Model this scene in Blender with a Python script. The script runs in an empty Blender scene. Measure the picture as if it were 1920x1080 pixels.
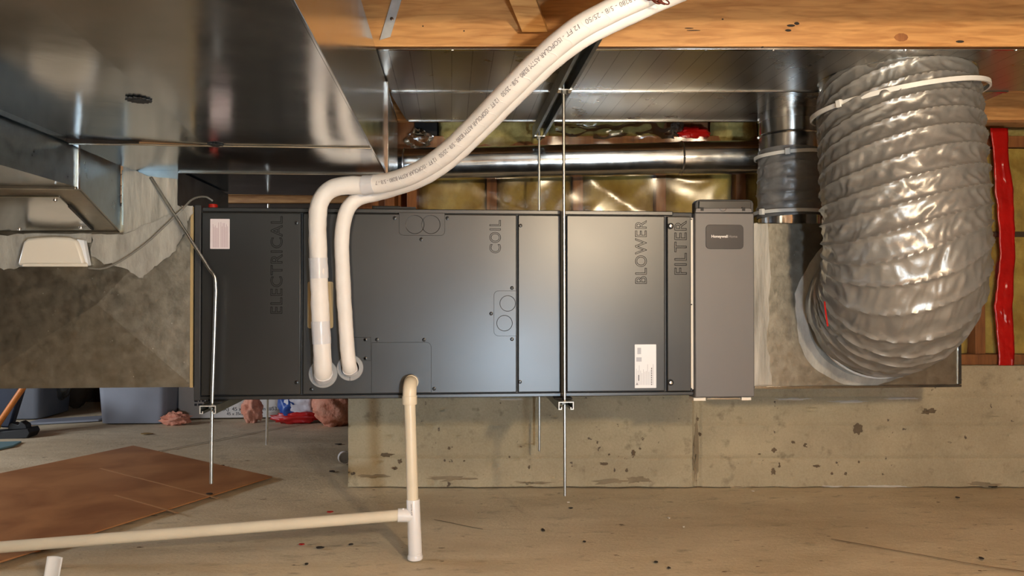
import bpy, bmesh, math, random
from mathutils import Vector, Matrix, noise
random.seed(7)
S = bpy.context.scene
C = S.collection
PI = math.pi

# ------------------------------------------------------------------ camera
FPX, YAW, EYE = 1450.0, math.radians(4.5), 0.70
PITCH = math.atan(16 / 1450)
cam_d = bpy.data.cameras.new('camera')
cam_d.sensor_width = 36.0
cam_d.lens = FPX / 1920 * 36
cam_d.clip_start = 0.02
cam = bpy.data.objects.new('camera', cam_d)
C.objects.link(cam)
cam.location = (0, 0, EYE)
cam.rotation_euler = (PI / 2 + PITCH, 0, -YAW)
S.camera = cam

# ------------------------------------------------------------------ world, lights, exposure
W = bpy.data.worlds.new('world')
S.world = W
W.use_nodes = True
W.node_tree.nodes['Background'].inputs[0].default_value = (0.75, 0.85, 1.0, 1)
W.node_tree.nodes['Background'].inputs[1].default_value = 0.05
S.view_settings.view_transform = 'Standard'
S.view_settings.look = 'None'
S.view_settings.gamma = 1
S.view_settings.use_curve_mapping = False
S.view_settings.exposure = 0.0

def lamp(name, loc, energy, col, radius):
    d = bpy.data.lights.new(name, 'POINT')
    d.energy = energy
    d.color = col
    d.shadow_soft_size = radius
    o = bpy.data.objects.new(name, d)
    C.objects.link(o)
    o.location = loc
    return o

def area(name, loc, target, energy, col, sx, sy):
    d = bpy.data.lights.new(name, 'AREA')
    d.shape = 'RECTANGLE'
    d.size, d.size_y, d.energy, d.color = sx, sy, energy, col
    o = bpy.data.objects.new(name, d)
    C.objects.link(o)
    o.location = loc
    o.rotation_euler = (Vector(target) - Vector(loc)).to_track_quat('-Z', 'Y').to_euler()
    return o

lamp('warm_bulb', (0.74, -0.20, 1.03), 104, (1.0, 0.79, 0.53), 0.05)
lamp('overhead_fill', (0.95, 0.60, 1.26), 17, (1.0, 0.84, 0.60), 0.07)  # added fill to brighten the floor, not an actual bulb
lamp('cool_work_lamp', (0.42, -0.30, 0.30), 86, (0.64, 0.82, 1.0), 0.05)
lamp('rear_fill', (-0.45, -1.3, 0.95), 8, (1.0, 0.84, 0.64), 0.12)  # soft fill added behind the camera to lift the left side
area('left_window_daylight', (-4.05, 2.6, 1.0), (-1.4, 4.2, 0.1), 75, (0.80, 0.89, 1.0), 1.0, 0.45)

# ------------------------------------------------------------------ picture-to-place helpers (real planes)
CP, SP = math.cos(PITCH), math.sin(PITCH)
CY, SY = math.cos(YAW), math.sin(YAW)

def ray(px, py):
    a = (px - 960) / FPX
    b = (540 - py) / FPX
    fw = CP - b * SP
    up = SP + b * CP
    return Vector((a * CY + fw * SY, -a * SY + fw * CY, up))

def PY(px, py, Y):
    r = ray(px, py)
    t = Y / r.y
    return Vector((r.x * t, Y, EYE + r.z * t))

def PZ(px, py, z):
    r = ray(px, py)
    t = (z - EYE) / r.z
    return Vector((r.x * t, r.y * t, z))

def PV(px, py, v):
    r = ray(px, py)
    t = v / (r.x * SY + r.y * CY)
    return Vector((r.x * t, r.y * t, EYE + r.z * t))

def HW(u, v, z):
    """house frame (joists and foundation) -> world; the equipment is set a few degrees askew to it"""
    return Vector((u * CY + v * SY, -u * SY + v * CY, z))

def UX(px, v):
    return (px - 960) / FPX * v

# ------------------------------------------------------------------ materials
def lin(c):
    return tuple((x / 12.92 if x <= 0.04045 else ((x + 0.055) / 1.055) ** 2.4) for x in c)

def rgb(r, g, b):
    return lin((r / 255, g / 255, b / 255))

M = {}

def mat(name, base, rough=0.5, metal=0.0, var=0.0, scale=8.0, bump=0.0, bscale=60.0, spec=0.5,
        rvar=0.0, base2=None, stretch=(1, 1, 1), coat=0.0, detail=6, trans=0.0, sheen=0.0, bdist=0.01):
    m = bpy.data.materials.new(name)
    m.use_nodes = True
    nt = m.node_tree
    N, L = nt.nodes, nt.links
    b = N['Principled BSDF']
    b.inputs['Base Color'].default_value = (*base, 1)
    b.inputs['Roughness'].default_value = rough
    b.inputs['Metallic'].default_value = metal
    b.inputs['Specular IOR Level'].default_value = spec
    b.inputs['Coat Weight'].default_value = coat
    b.inputs['Transmission Weight'].default_value = trans
    tc = N.new('ShaderNodeTexCoord')
    mp = N.new('ShaderNodeMapping')
    mp.inputs['Scale'].default_value = stretch
    L.new(tc.outputs['Object'], mp.inputs['Vector'])
    m['_'] = 0
    if var or base2 or rvar:
        n = N.new('ShaderNodeTexNoise')
        n.inputs['Scale'].default_value = scale
        n.inputs['Detail'].default_value = detail
        n.inputs['Roughness'].default_value = 0.62
        L.new(mp.outputs['Vector'], n.inputs['Vector'])
        if base2 or var:
            r = N.new('ShaderNodeValToRGB')
            r.color_ramp.elements[0].position = 0.34
            r.color_ramp.elements[1].position = 0.66
            b2 = base2 or tuple(x * (1 + var) for x in base)
            b1 = base if base2 else tuple(x * (1 - var) for x in base)
            r.color_ramp.elements[0].color = (*b1, 1)
            r.color_ramp.elements[1].color = (*b2, 1)
            L.new(n.outputs['Fac'], r.inputs['Fac'])
            L.new(r.outputs['Color'], b.inputs['Base Color'])
        if rvar:
            q = N.new('ShaderNodeMapRange')
            q.inputs['From Min'].default_value = 0.3
            q.inputs['From Max'].default_value = 0.7
            q.inputs['To Min'].default_value = max(0.02, rough - rvar)
            q.inputs['To Max'].default_value = rough + rvar
            L.new(n.outputs['Fac'], q.inputs['Value'])
            L.new(q.outputs['Result'], b.inputs['Roughness'])
    if bump:
        n2 = N.new('ShaderNodeTexNoise')
        n2.inputs['Scale'].default_value = bscale
        n2.inputs['Detail'].default_value = 5
        L.new(mp.outputs['Vector'], n2.inputs['Vector'])
        bp = N.new('ShaderNodeBump')
        bp.inputs['Strength'].default_value = bump
        bp.inputs['Distance'].default_value = bdist
        L.new(n2.outputs['Fac'], bp.inputs['Height'])
        L.new(bp.outputs['Normal'], b.inputs['Normal'])
    M[name] = m
    return m

def nodes(m):
    return m.node_tree.nodes, m.node_tree.links, m.node_tree.nodes['Principled BSDF']

def mixcol(N, L, fac, a, b, mode='MIX'):
    x = N.new('ShaderNodeMix')
    x.data_type = 'RGBA'
    x.blend_type = mode
    for s, v in ((x.inputs[0], fac), (x.inputs[6], a), (x.inputs[7], b)):
        if isinstance(v, (int, float)):
            s.default_value = v
        elif isinstance(v, tuple):
            s.default_value = (*v, 1)
        else:
            L.new(v, s)
    return x.outputs[2]

mat('galvanized', (0.52, 0.53, 0.53), 0.17, 1.0, var=0.10, scale=5, rvar=0.05, bump=0.03, bscale=7, bdist=0.02)
mat('galvanized_bright', (0.66, 0.67, 0.67), 0.2, 1.0, var=0.08, scale=20, rvar=0.06, bump=0.03, bscale=20)
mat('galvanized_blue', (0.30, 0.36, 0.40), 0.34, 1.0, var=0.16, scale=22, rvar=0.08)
m = mat('galvanized_dull', (0.36, 0.33, 0.27), 0.42, 1.0, var=0.12, scale=30, rvar=0.06, bump=0.05, bscale=90)
# pale specks on the dull plenum sheet
N, L, b = nodes(m)
vo = N.new('ShaderNodeTexVoronoi'); vo.inputs['Scale'].default_value = 55; vo.inputs['Randomness'].default_value = 1
tc = N.new('ShaderNodeTexCoord'); L.new(tc.outputs['Object'], vo.inputs['Vector'])
rr = N.new('ShaderNodeValToRGB'); rr.color_ramp.elements[0].position = 0.0; rr.color_ramp.elements[0].color = (1, 1, 1, 1)
rr.color_ramp.elements[1].position = 0.13; rr.color_ramp.elements[1].color = (0, 0, 0, 1)
L.new(vo.outputs['Distance'], rr.inputs['Fac'])
gate = N.new('ShaderNodeTexNoise'); gate.inputs['Scale'].default_value = 31; L.new(tc.outputs['Object'], gate.inputs['Vector'])
gm = N.new('ShaderNodeMath'); gm.operation = 'GREATER_THAN'; gm.inputs[1].default_value = 0.60; L.new(gate.outputs['Fac'], gm.inputs[0])
mm = N.new('ShaderNodeMath'); mm.operation = 'MULTIPLY'; L.new(rr.outputs['Color'], mm.inputs[0]); L.new(gm.outputs[0], mm.inputs[1])
src = b.inputs['Base Color'].links[0].from_socket
L.new(mixcol(N, L, mm.outputs[0], src, (0.8, 0.78, 0.72)), b.inputs['Base Color'])

# foil-faced panning board with faint ruled lines along the depth
m = mat('pan_foil', (0.50, 0.48, 0.45), 0.30, 1.0, var=0.07, scale=6, rvar=0.05)
N, L, b = nodes(m)
tc = N.new('ShaderNodeTexCoord'); sx = N.new('ShaderNodeSeparateXYZ'); L.new(tc.outputs['Object'], sx.inputs[0])
dv = N.new('ShaderNodeMath'); dv.operation = 'DIVIDE'; dv.inputs[1].default_value = 0.052; L.new(sx.outputs['X'], dv.inputs[0])
fr = N.new('ShaderNodeMath'); fr.operation = 'FRACT'; L.new(dv.outputs[0], fr.inputs[0])
lt = N.new('ShaderNodeMath'); lt.operation = 'LESS_THAN'; lt.inputs[1].default_value = 0.045; L.new(fr.outputs[0], lt.inputs[0])
gn = N.new('ShaderNodeTexNoise'); gn.inputs['Scale'].default_value = 14; L.new(tc.outputs['Object'], gn.inputs['Vector'])
ml = N.new('ShaderNodeMath'); ml.operation = 'MULTIPLY'; L.new(lt.outputs[0], ml.inputs[0]); L.new(gn.outputs['Fac'], ml.inputs[1])
src = b.inputs['Base Color'].links[0].from_socket
L.new(mixcol(N, L, ml.outputs[0], src, (0.06, 0.05, 0.04)), b.inputs['Base Color'])

mat('panel', (0.072, 0.073, 0.074), 0.35, 0.85, var=0.04, scale=3, rvar=0.02, spec=0.5)
mat('panel_grey', (0.15, 0.143, 0.14), 0.5, 0.4, var=0.03, scale=3)
mat('cabinet', (0.032, 0.032, 0.033), 0.5, 0.0, var=0.06, scale=4)
mat('black', (0.008, 0.008, 0.008), 0.6)
mat('black_rubber', (0.012, 0.012, 0.012), 0.75)
mat('emboss', (0.035, 0.035, 0.036), 0.25, 0.5)
mat('screw', (0.045, 0.045, 0.045), 0.3, 1.0)
mat('screw_socket', (0.004, 0.004, 0.004), 0.8)
mat('nickel', (0.75, 0.73, 0.70), 0.25, 1.0)
mat('white_insulation', rgb(232, 226, 220), 0.55, 0.0, var=0.03, scale=18, bump=0.10, bscale=45, bdist=0.006)
mat('tape_white', rgb(214, 212, 214), 0.28, 0.0, var=0.03, scale=12, bump=0.15, bscale=35)
mat('pvc_cream', rgb(226, 212, 186), 0.32, 0.0, var=0.04, scale=10)
mat('pvc_white', rgb(232, 228, 224), 0.3, 0.0, var=0.02, scale=10)
mat('zinc', (0.40, 0.39, 0.36), 0.36, 1.0, var=0.1, scale=40)
mat('strut_steel', (0.26, 0.27, 0.26), 0.42, 1.0, var=0.15, scale=20)
mat('strap_metal', (0.62, 0.62, 0.60), 0.5, 0.5, var=0.1, scale=30)
mat('strut_cut', (0.6, 0.6, 0.58), 0.5, 0.4)
mat('flange_grey', rgb(150, 150, 150), 0.45, 0.0, var=0.03)
mat('tan_plate', rgb(176, 150, 105), 0.5, 0.0, var=0.03)
mat('mastic', rgb(134, 130, 122), 0.55, 0.0, base2=rgb(178, 174, 164), scale=16, bump=0.6, bscale=26, stretch=(1, 1, 0.35))
mat('mastic_upright', rgb(140, 136, 126), 0.5, 0.0, base2=rgb(186, 180, 168), scale=26, bump=0.6, bscale=40, stretch=(1, 1, 0.15))
mat('white_plastic', rgb(226, 216, 200), 0.35, 0.0, var=0.015)
mat('cable', rgb(120, 116, 108), 0.5)
mat('red_plastic', rgb(200, 40, 28), 0.35)
mat('red_tape', rgb(178, 20, 16), 0.28, 0.0, var=0.15, scale=12, bump=0.35, bscale=28)
mat('zip_tie', rgb(222, 218, 210), 0.4)
mat('label_white', rgb(226, 228, 232), 0.45)
mat('label_pink', rgb(220, 208, 210), 0.45)
mat('ink_dark', rgb(70, 70, 75), 0.6)
mat('ink_pale', rgb(176, 180, 190), 0.6)
mat('ink_rose', rgb(178, 150, 158), 0.6)
mat('ink_pipe', rgb(120, 112, 112), 0.6)
mat('logo_white', rgb(225, 222, 218), 0.5)
mat('logo_grey', rgb(150, 146, 142), 0.5)
mat('badge', (0.055, 0.052, 0.053), 0.3)
mat('flex_silver', rgb(142, 139, 134), 0.36, 0.5, var=0.05, scale=10, bump=0.25, bscale=55, bdist=0.004)
mat('flex_grey', rgb(128, 126, 124), 0.42, 0.25, var=0.08, scale=14, bump=0.4, bscale=45, bdist=0.006)
mat('stud_wood', rgb(168, 108, 58), 0.6, 0.0, base2=rgb(126, 76, 40), scale=9, stretch=(6, 6, 0.6))
mat('insulation_yellow', rgb(196, 172, 88), 0.95, 0.0, base2=rgb(150, 122, 52), scale=9, bump=0.5, bscale=40, detail=8)
mat('insulation_pale', rgb(196, 182, 118), 0.95, 0.0, base2=rgb(150, 134, 74), scale=14, bump=0.6, bscale=40, detail=8)
mat('pink_wool', rgb(228, 166, 140), 0.95, 0.0, base2=rgb(206, 128, 100), scale=16, bump=0.8, bscale=50, detail=8)
mat('tote_blue', rgb(140, 142, 150), 0.45, 0.0, var=0.04)
mat('tote_grey', rgb(98, 100, 106), 0.5, 0.0, var=0.04)
mat('card_white', rgb(214, 206, 196), 0.6, 0.0, var=0.03)
mat('bag_white', rgb(214, 208, 212), 0.4, 0.0, var=0.05, bump=0.3, bscale=30)
mat('bag_red', rgb(188, 30, 28), 0.4, 0.0, var=0.1)
mat('bag_blue', rgb(36, 74, 150), 0.4, 0.0, var=0.1)
mat('dark_brown', rgb(62, 46, 30), 0.7, 0.0, var=0.2)
mat('dark_blue', rgb(22, 30, 48), 0.6, 0.0, var=0.2)
mat('orange_stick', rgb(206, 120, 50), 0.4, 0.0, var=0.15)
mat('yellow_plastic', rgb(214, 180, 40), 0.4)
mat('teal_mat', rgb(104, 136, 142), 0.6)
mat('paper', rgb(232, 228, 222), 0.6)
mat('debris', rgb(46, 36, 26), 0.8, 0.0, var=0.3)
mat('debris_pale', rgb(220, 212, 196), 0.7)
mat('leaf', rgb(150, 118, 60), 0.7, 0.0, var=0.2)
mat('ply_scratch', rgb(186, 136, 90), 0.6, 0.0, var=0.1)
mat('rust', rgb(96, 36, 20), 0.55, 0.5, var=0.3)
mat('shell_wall', rgb(58, 54, 49), 0.9, 0.0, var=0.1)
mat('subfloor', rgb(150, 112, 66), 0.8, 0.0, var=0.15)

# joist wood: stretched grain
def wood(name, c1, c2, grain=(0.9, 14, 14), sc=6, dist=3.0, rough=0.5, knots=True):
    m = bpy.data.materials.new(name); m.use_nodes = True
    N, L, b = nodes(m)
    tc = N.new('ShaderNodeTexCoord'); mp = N.new('ShaderNodeMapping'); mp.inputs['Scale'].default_value = grain
    L.new(tc.outputs['Object'], mp.inputs['Vector'])
    n = N.new('ShaderNodeTexNoise'); n.inputs['Scale'].default_value = sc; n.inputs['Detail'].default_value = 8
    n.inputs['Distortion'].default_value = dist * 0.2
    L.new(mp.outputs['Vector'], n.inputs['Vector'])
    r = N.new('ShaderNodeValToRGB')
    r.color_ramp.elements[0].position = 0.32; r.color_ramp.elements[0].color = (*c2, 1)
    r.color_ramp.elements[1].position = 0.62; r.color_ramp.elements[1].color = (*c1, 1)
    L.new(n.outputs['Fac'], r.inputs['Fac'])
    out = r.outputs['Color']
    if knots:
        v = N.new('ShaderNodeTexVoronoi'); v.inputs['Scale'].default_value = 2.1
        mk = N.new('ShaderNodeMapping'); mk.inputs['Scale'].default_value = (1, 3, 3); L.new(tc.outputs['Object'], mk.inputs['Vector'])
        L.new(mk.outputs['Vector'], v.inputs['Vector'])
        kr = N.new('ShaderNodeValToRGB'); kr.color_ramp.elements[0].position = 0.03; kr.color_ramp.elements[0].color = (1, 1, 1, 1)
        kr.color_ramp.elements[1].position = 0.09; kr.color_ramp.elements[1].color = (0, 0, 0, 1)
        L.new(v.outputs['Distance'], kr.inputs['Fac'])
        out = mixcol(N, L, kr.outputs['Color'], out, tuple(x * 0.25 for x in c2))
    L.new(out, b.inputs['Base Color'])
    b.inputs['Roughness'].default_value = rough
    bp = N.new('ShaderNodeBump'); bp.inputs['Strength'].default_value = 0.15; bp.inputs['Distance'].default_value = 0.004
    L.new(n.outputs['Fac'], bp.inputs['Height']); L.new(bp.outputs['Normal'], b.inputs['Normal'])
    M[name] = m

wood('joist_wood', rgb(206, 152, 92), rgb(172, 118, 66))
wood('brace_wood', rgb(206, 156, 96), rgb(166, 112, 60), knots=False)
wood('plywood', rgb(176, 122, 76), rgb(146, 94, 54), grain=(1.2, 1.2, 1.2), sc=3.5, knots=False, rough=0.6)

def concrete(name, c1, c2, stain, rough, sc=2.2, streak=(1, 1, 1)):
    m = bpy.data.materials.new(name); m.use_nodes = True
    N, L, b = nodes(m)
    tc = N.new('ShaderNodeTexCoord'); mp = N.new('ShaderNodeMapping'); mp.inputs['Scale'].default_value = streak
    L.new(tc.outputs['Object'], mp.inputs['Vector'])
    def nz(scale, det=8, rg=0.6):
        n = N.new('ShaderNodeTexNoise'); n.inputs['Scale'].default_value = scale; n.inputs['Detail'].default_value = det
        n.inputs['Roughness'].default_value = rg
        L.new(mp.outputs['Vector'], n.inputs['Vector']); return n.outputs['Fac']
    def ramp(fac, p0, p1, a=(0, 0, 0), c=(1, 1, 1)):
        r = N.new('ShaderNodeValToRGB'); r.color_ramp.elements[0].position = p0; r.color_ramp.elements[1].position = p1
        r.color_ramp.elements[0].color = (*a, 1); r.color_ramp.elements[1].color = (*c, 1)
        L.new(fac, r.inputs['Fac']); return r.outputs['Color']
    big, mid, fine = nz(sc), nz(sc * 7), nz(sc * 60, 4, 0.7)
    col = ramp(big, 0.35, 0.65, c1, c2)
    col = mixcol(N, L, ramp(mid, 0.58, 0.72), col, tuple(x * 0.72 for x in c1))
    col = mixcol(N, L, ramp(nz(sc * 11, 3), 0.68, 0.72), col, stain)
    g = mixcol(N, L, 0.35, col, ramp(fine, 0.25, 0.75, (0.25, 0.25, 0.25), (0.8, 0.8, 0.8)), 'SOFT_LIGHT')
    L.new(g, b.inputs['Base Color'])
    b.inputs['Roughness'].default_value = rough
    ad = N.new('ShaderNodeMath'); ad.operation = 'ADD'; L.new(mid, ad.inputs[0]); L.new(fine, ad.inputs[1])
    bp = N.new('ShaderNodeBump'); bp.inputs['Strength'].default_value = 0.5; bp.inputs['Distance'].default_value = 0.006
    L.new(ad.outputs[0], bp.inputs['Height']); L.new(bp.outputs['Normal'], b.inputs['Normal'])
    M[name] = m

concrete('floor_concrete', rgb(194, 174, 142), rgb(220, 202, 170), rgb(118, 98, 74), 0.62, 1.5, (1, 2.2, 1))
concrete('wall_concrete', rgb(164, 150, 122), rgb(188, 174, 144), rgb(96, 84, 70), 0.85, 2.4)

# clear polythene: thin sheet
m = bpy.data.materials.new('clear_plastic'); m.use_nodes = True
nt = m.node_tree; N, L = nt.nodes, nt.links
for n in list(N): N.remove(n)
o = N.new('ShaderNodeOutputMaterial'); mx = N.new('ShaderNodeMixShader'); tr = N.new('ShaderNodeBsdfTransparent'); gl = N.new('ShaderNodeBsdfGlossy')
gl.inputs['Roughness'].default_value = 0.22; gl.inputs['Color'].default_value = (0.95, 0.95, 0.92, 1); tr.inputs['Color'].default_value = (0.93, 0.92, 0.88, 1)
fz = N.new('ShaderNodeFresnel'); fz.inputs['IOR'].default_value = 1.45
k = N.new('ShaderNodeMath'); k.operation = 'MULTIPLY'; k.inputs[1].default_value = 2.2; k.use_clamp = True
L.new(fz.outputs[0], k.inputs[0]); L.new(k.outputs[0], mx.inputs[0]); L.new(tr.outputs[0], mx.inputs[1]); L.new(gl.outputs[0], mx.inputs[2]); L.new(mx.outputs[0], o.inputs[0])
tc = N.new('ShaderNodeTexCoord'); n2 = N.new('ShaderNodeTexNoise'); n2.inputs['Scale'].default_value = 4; n2.inputs['Distortion'].default_value = 0.8
L.new(tc.outputs['Object'], n2.inputs['Vector']); bp = N.new('ShaderNodeBump'); bp.inputs['Strength'].default_value = 0.3; bp.inputs['Distance'].default_value = 0.02
L.new(n2.outputs['Fac'], bp.inputs['Height']); L.new(bp.outputs['Normal'], gl.inputs['Normal'])
M['clear_plastic'] = m

# ------------------------------------------------------------------ mesh building
class MB:
    def __init__(s):
        s.v, s.f = [], []

    def add(s, vs, fs):
        o = len(s.v)
        s.v += [Vector(p) for p in vs]
        s.f += [tuple(i + o for i in f) for f in fs]
        return s

    def hexa(s, p):
        return s.add(p, [(0, 3, 2, 1), (4, 5, 6, 7), (0, 1, 5, 4), (1, 2, 6, 5), (2, 3, 7, 6), (3, 0, 4, 7)])

    def box(s, a, b, fn=None):
        x0, x1 = sorted((a[0], b[0])); y0, y1 = sorted((a[1], b[1])); z0, z1 = sorted((a[2], b[2]))
        p = [(x0, y0, z0), (x1, y0, z0), (x1, y1, z0), (x0, y1, z0), (x0, y0, z1), (x1, y0, z1), (x1, y1, z1), (x0, y1, z1)]
        return s.hexa([fn(*q) for q in p] if fn else p)

    def prism(s, poly, off):
        """extrude a 3D polygon by a vector"""
        n = len(poly); off = Vector(off)
        a = [Vector(p) for p in poly]
        return s.add(a + [p + off for p in a],
                     [tuple(range(n))[::-1], tuple(range(n, 2 * n))] + [(i, (i + 1) % n, n + (i + 1) % n, n + i) for i in range(n)])

    def tube(s, path, rad, seg=16, cap=True, rfun=None, up=None, flat=None, rdir=False):
        P = [Vector(p) for p in path]
        n = len(P)
        T = [(P[min(i + 1, n - 1)] - P[max(i - 1, 0)]).normalized() for i in range(n)]
        u = Vector(up) if up else (Vector((0, 0, 1)) if abs(T[0].z) < 0.9 else Vector((1, 0, 0)))
        u = (u - T[0] * u.dot(T[0])).normalized()
        vs = []; acc = 0
        for i in range(n):
            if i:
                u = (u - T[i] * u.dot(T[i])).normalized(); acc += (P[i] - P[i - 1]).length
            w = T[i].cross(u)
            r = rad[i] if isinstance(rad, (list, tuple)) else rad
            for j in range(seg):
                a = 2 * PI * j / seg
                rr = r * ((rfun(acc, a, u * math.cos(a) + w * math.sin(a)) if rdir else rfun(acc, a)) if rfun else 1)
                fl = flat if flat else 1
                vs.append(P[i] + u * (math.cos(a) * rr) + w * (math.sin(a) * rr * fl))
        fs = [(i * seg + j, i * seg + (j + 1) % seg, (i + 1) * seg + (j + 1) % seg, (i + 1) * seg + j) for i in range(n - 1) for j in range(seg)]
        if cap:
            fs += [tuple(range(seg))[::-1], tuple((n - 1) * seg + j for j in range(seg))]
        return s.add(vs, fs)

    def lathe(s, prof, origin, axis, seg=24):
        """prof: (radius, height) pairs along axis"""
        ax = Vector(axis).normalized(); o = Vector(origin)
        u = ax.orthogonal().normalized(); w = ax.cross(u)
        vs = [o + ax * h + (u * math.cos(2 * PI * j / seg) + w * math.sin(2 * PI * j / seg)) * r for r, h in prof for j in range(seg)]
        n = len(prof)
        fs = [(i * seg + j, i * seg + (j + 1) % seg, (i + 1) * seg + (j + 1) % seg, (i + 1) * seg + j) for i in range(n - 1) for j in range(seg)]
        if prof[0][0] > 1e-6: fs.append(tuple(range(seg))[::-1])
        if prof[-1][0] > 1e-6: fs.append(tuple((n - 1) * seg + j for j in range(seg)))
        return s.add(vs, fs)

    def grid(s, fn, nu, nv):
        vs = [fn(i / nu, j / nv) for j in range(nv + 1) for i in range(nu + 1)]
        return s.add(vs, [(j * (nu + 1) + i, j * (nu + 1) + i + 1, (j + 1) * (nu + 1) + i + 1, (j + 1) * (nu + 1) + i) for j in range(nv) for i in range(nu)])

    def mesh(s, name, m, smooth=True, angle=35):
        me = bpy.data.meshes.new(name)
        me.from_pydata([tuple(v) for v in s.v], [], s.f)
        bm = bmesh.new(); bm.from_mesh(me)
        bmesh.ops.recalc_face_normals(bm, faces=bm.faces)
        bm.to_mesh(me); bm.free()
        if smooth:
            me.polygons.foreach_set('use_smooth', [True] * len(me.polygons))
            me.set_sharp_from_angle(angle=math.radians(angle))
        me.materials.append(M[m])
        me.update()
        return me

def link(o, parent=None):
    C.objects.link(o)
    if parent is not None:
        root = parent
        o.parent = root
        o.matrix_parent_inverse = world_of(root).inverted()
    return o

WORLD = {}

def world_of(o):
    if o.name in WORLD: return WORLD[o.name]
    return Matrix.Identity(4)

def build(mb, name, m, parent=None, bevel=0, smooth=True, angle=35, label=None, kind=None):
    o = bpy.data.objects.new(name, mb.mesh(name, m, smooth, angle))
    link(o, parent)
    if bevel:
        md = o.modifiers.new('bevel', 'BEVEL'); md.width = bevel; md.segments = 2; md.limit_method = 'ANGLE'; md.angle_limit = math.radians(40)
    if label: o['label'] = label
    if kind: o['kind'] = kind
    return o

def thing(name, label, cat, loc, group=None):
    o = bpy.data.objects.new(name, None)
    o.empty_display_size = 0.05
    C.objects.link(o)
    o.location = loc
    WORLD[o.name] = Matrix.Translation(Vector(loc))
    o['label'] = label; o['category'] = cat
    if group: o['group'] = group
    return o

def tag(o, label, cat, group=None):
    o['label'] = label; o['category'] = cat
    if group: o['group'] = group
    return o

def struct(o, label=None):
    o['kind'] = 'structure'
    if label: o['label'] = label
    return o

def text_mesh(txt, size, outline=0.0, spacing=1.0, align='LEFT', bold=0.0):
    cu = bpy.data.curves.new('t', 'FONT')
    cu.body = txt; cu.size = size; cu.align_x = align; cu.align_y = 'BOTTOM_BASELINE'; cu.space_character = spacing
    if outline:
        cu.fill_mode = 'NONE'; cu.bevel_depth = outline; cu.bevel_resolution = 0; cu.resolution_u = 4
    else:
        cu.offset = bold; cu.resolution_u = 3
    o = bpy.data.objects.new('t', cu); C.objects.link(o)
    dg = bpy.context.evaluated_depsgraph_get(); dg.update()
    me = bpy.data.meshes.new_from_object(o.evaluated_get(dg))
    vs = [v.co.copy() for v in me.vertices]; fs = [tuple(p.vertices) for p in me.polygons]
    bpy.data.objects.remove(o); bpy.data.curves.remove(cu); bpy.data.meshes.remove(me)
    return vs, fs

def spline(pts, step):
    """Catmull-Rom through points, resampled at about `step`"""
    P = [Vector(p) for p in pts]
    P = [P[0] * 2 - P[1]] + P + [P[-1] * 2 - P[-2]]
    out = []
    for i in range(1, len(P) - 2):
        a, b_, c, d = P[i - 1:i + 3]
        k = max(2, int((c - b_).length / step * 2))
        for q in range(k):
            t = q / k
            out.append(0.5 * ((2 * b_) + (c - a) * t + (2 * a - 5 * b_ + 4 * c - d) * t * t + (3 * b_ - a - 3 * c + d) * t ** 3))
    out.append(P[-2])
    res = [out[0]]; acc = 0
    for i in range(1, len(out)):
        seg = (out[i] - out[i - 1]).length; pos = 0
        while acc + seg - pos >= step:
            pos += step - acc; acc = 0
            res.append(out[i - 1].lerp(out[i], pos / seg))
        acc += seg - pos
    res.append(out[-1])
    return res

def nz(x, y, z=0.0):
    return noise.noise((x, y, z))

# =================================================================== SETTING
# floor
def floor_fn(u, v):
    x = -4.2 + 7.9 * u; y = -5.9 + 11.4 * v
    z = 0.004 * nz(x * 1.7, y * 2.3) + 0.0022 * nz(x * 8, y * 12, 3)
    return (x, y, z - 0.003)
floor = struct(build(MB().grid(floor_fn, 260, 370), 'floor', 'floor_concrete'))

def crack(pts, w, m='debris'):
    P = spline([PZ(x, y, .0016) for x, y in pts], .03)
    P = [p + Vector((.006 * nz(p.x * 9, p.y * 9), .006 * nz(p.y * 9, p.x * 9, 4), 0)) for p in P]
    n = len(P); vs = []
    for i, p in enumerate(P):
        t = (P[min(i + 1, n - 1)] - P[max(i - 1, 0)]).normalized(); sd = Vector((-t.y, t.x, 0)) * w * (.6 + .5 * abs(nz(i * .7, 1)))
        vs += [p - sd, p + sd]
    return build(MB().add(vs, [(2 * i, 2 * i + 1, 2 * i + 3, 2 * i + 2) for i in range(n - 1)]), 'floor_crack', m, floor, smooth=False)
mat('crack_fill', rgb(120, 102, 78), 0.9)
crack([(285, 848), (380, 830), (470, 812), (560, 796), (640, 786)], .006, 'crack_fill')
crack([(1560, 1010), (1640, 1025), (1740, 1042), (1840, 1060), (1930, 1072)], .004, 'crack_fill')
crack([(815, 974), (860, 984), (905, 992)], .003, 'crack_fill')
JB = 1.31                                    # underside of joists
VW = 2.86                                    # face of the foundation wall, house frame
uL = UX(661, 2.93)                           # left end of the foundation wall

# foundation (stem) wall, board-formed concrete
ZT = 0.445
def stem_d(uu, z):
    d = 0.004 * nz(uu * 2.2, z * 3) + 0.002 * nz(uu * 14, z * 20, 5)
    for zz in (0.225, 0.105, 0.335):
        zl = zz + 0.004 * nz(uu * 1.3, zz * 9)
        if abs(z - zl) < 0.006: d += 0.0035
        if z > zl: d -= 0.0018
    pj = UX(1306, VW)
    if abs(uu - pj) < 0.011: d += 0.008
    if z > 0.37: d -= 0.006 * (0.5 + nz(uu * 3, 1))
    if z < 0.03: d -= 0.012 * (1 - z / 0.03) * (0.6 + nz(uu * 12, 2))
    if nz(uu * 22, z * 30, 9) > 0.58: d += 0.006
    return d
def stem_fn(u, v):
    uu = uL + (3.4 - uL) * u; z = ZT * v
    return HW(uu, VW + stem_d(uu, z), z)
mb = MB().grid(stem_fn, 420, 70)
mb.add([HW(uL, VW, ZT), HW(3.4, VW, ZT), HW(3.4, VW + 0.22, ZT), HW(uL, VW + 0.22, ZT)], [(0, 1, 2, 3)])
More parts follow.
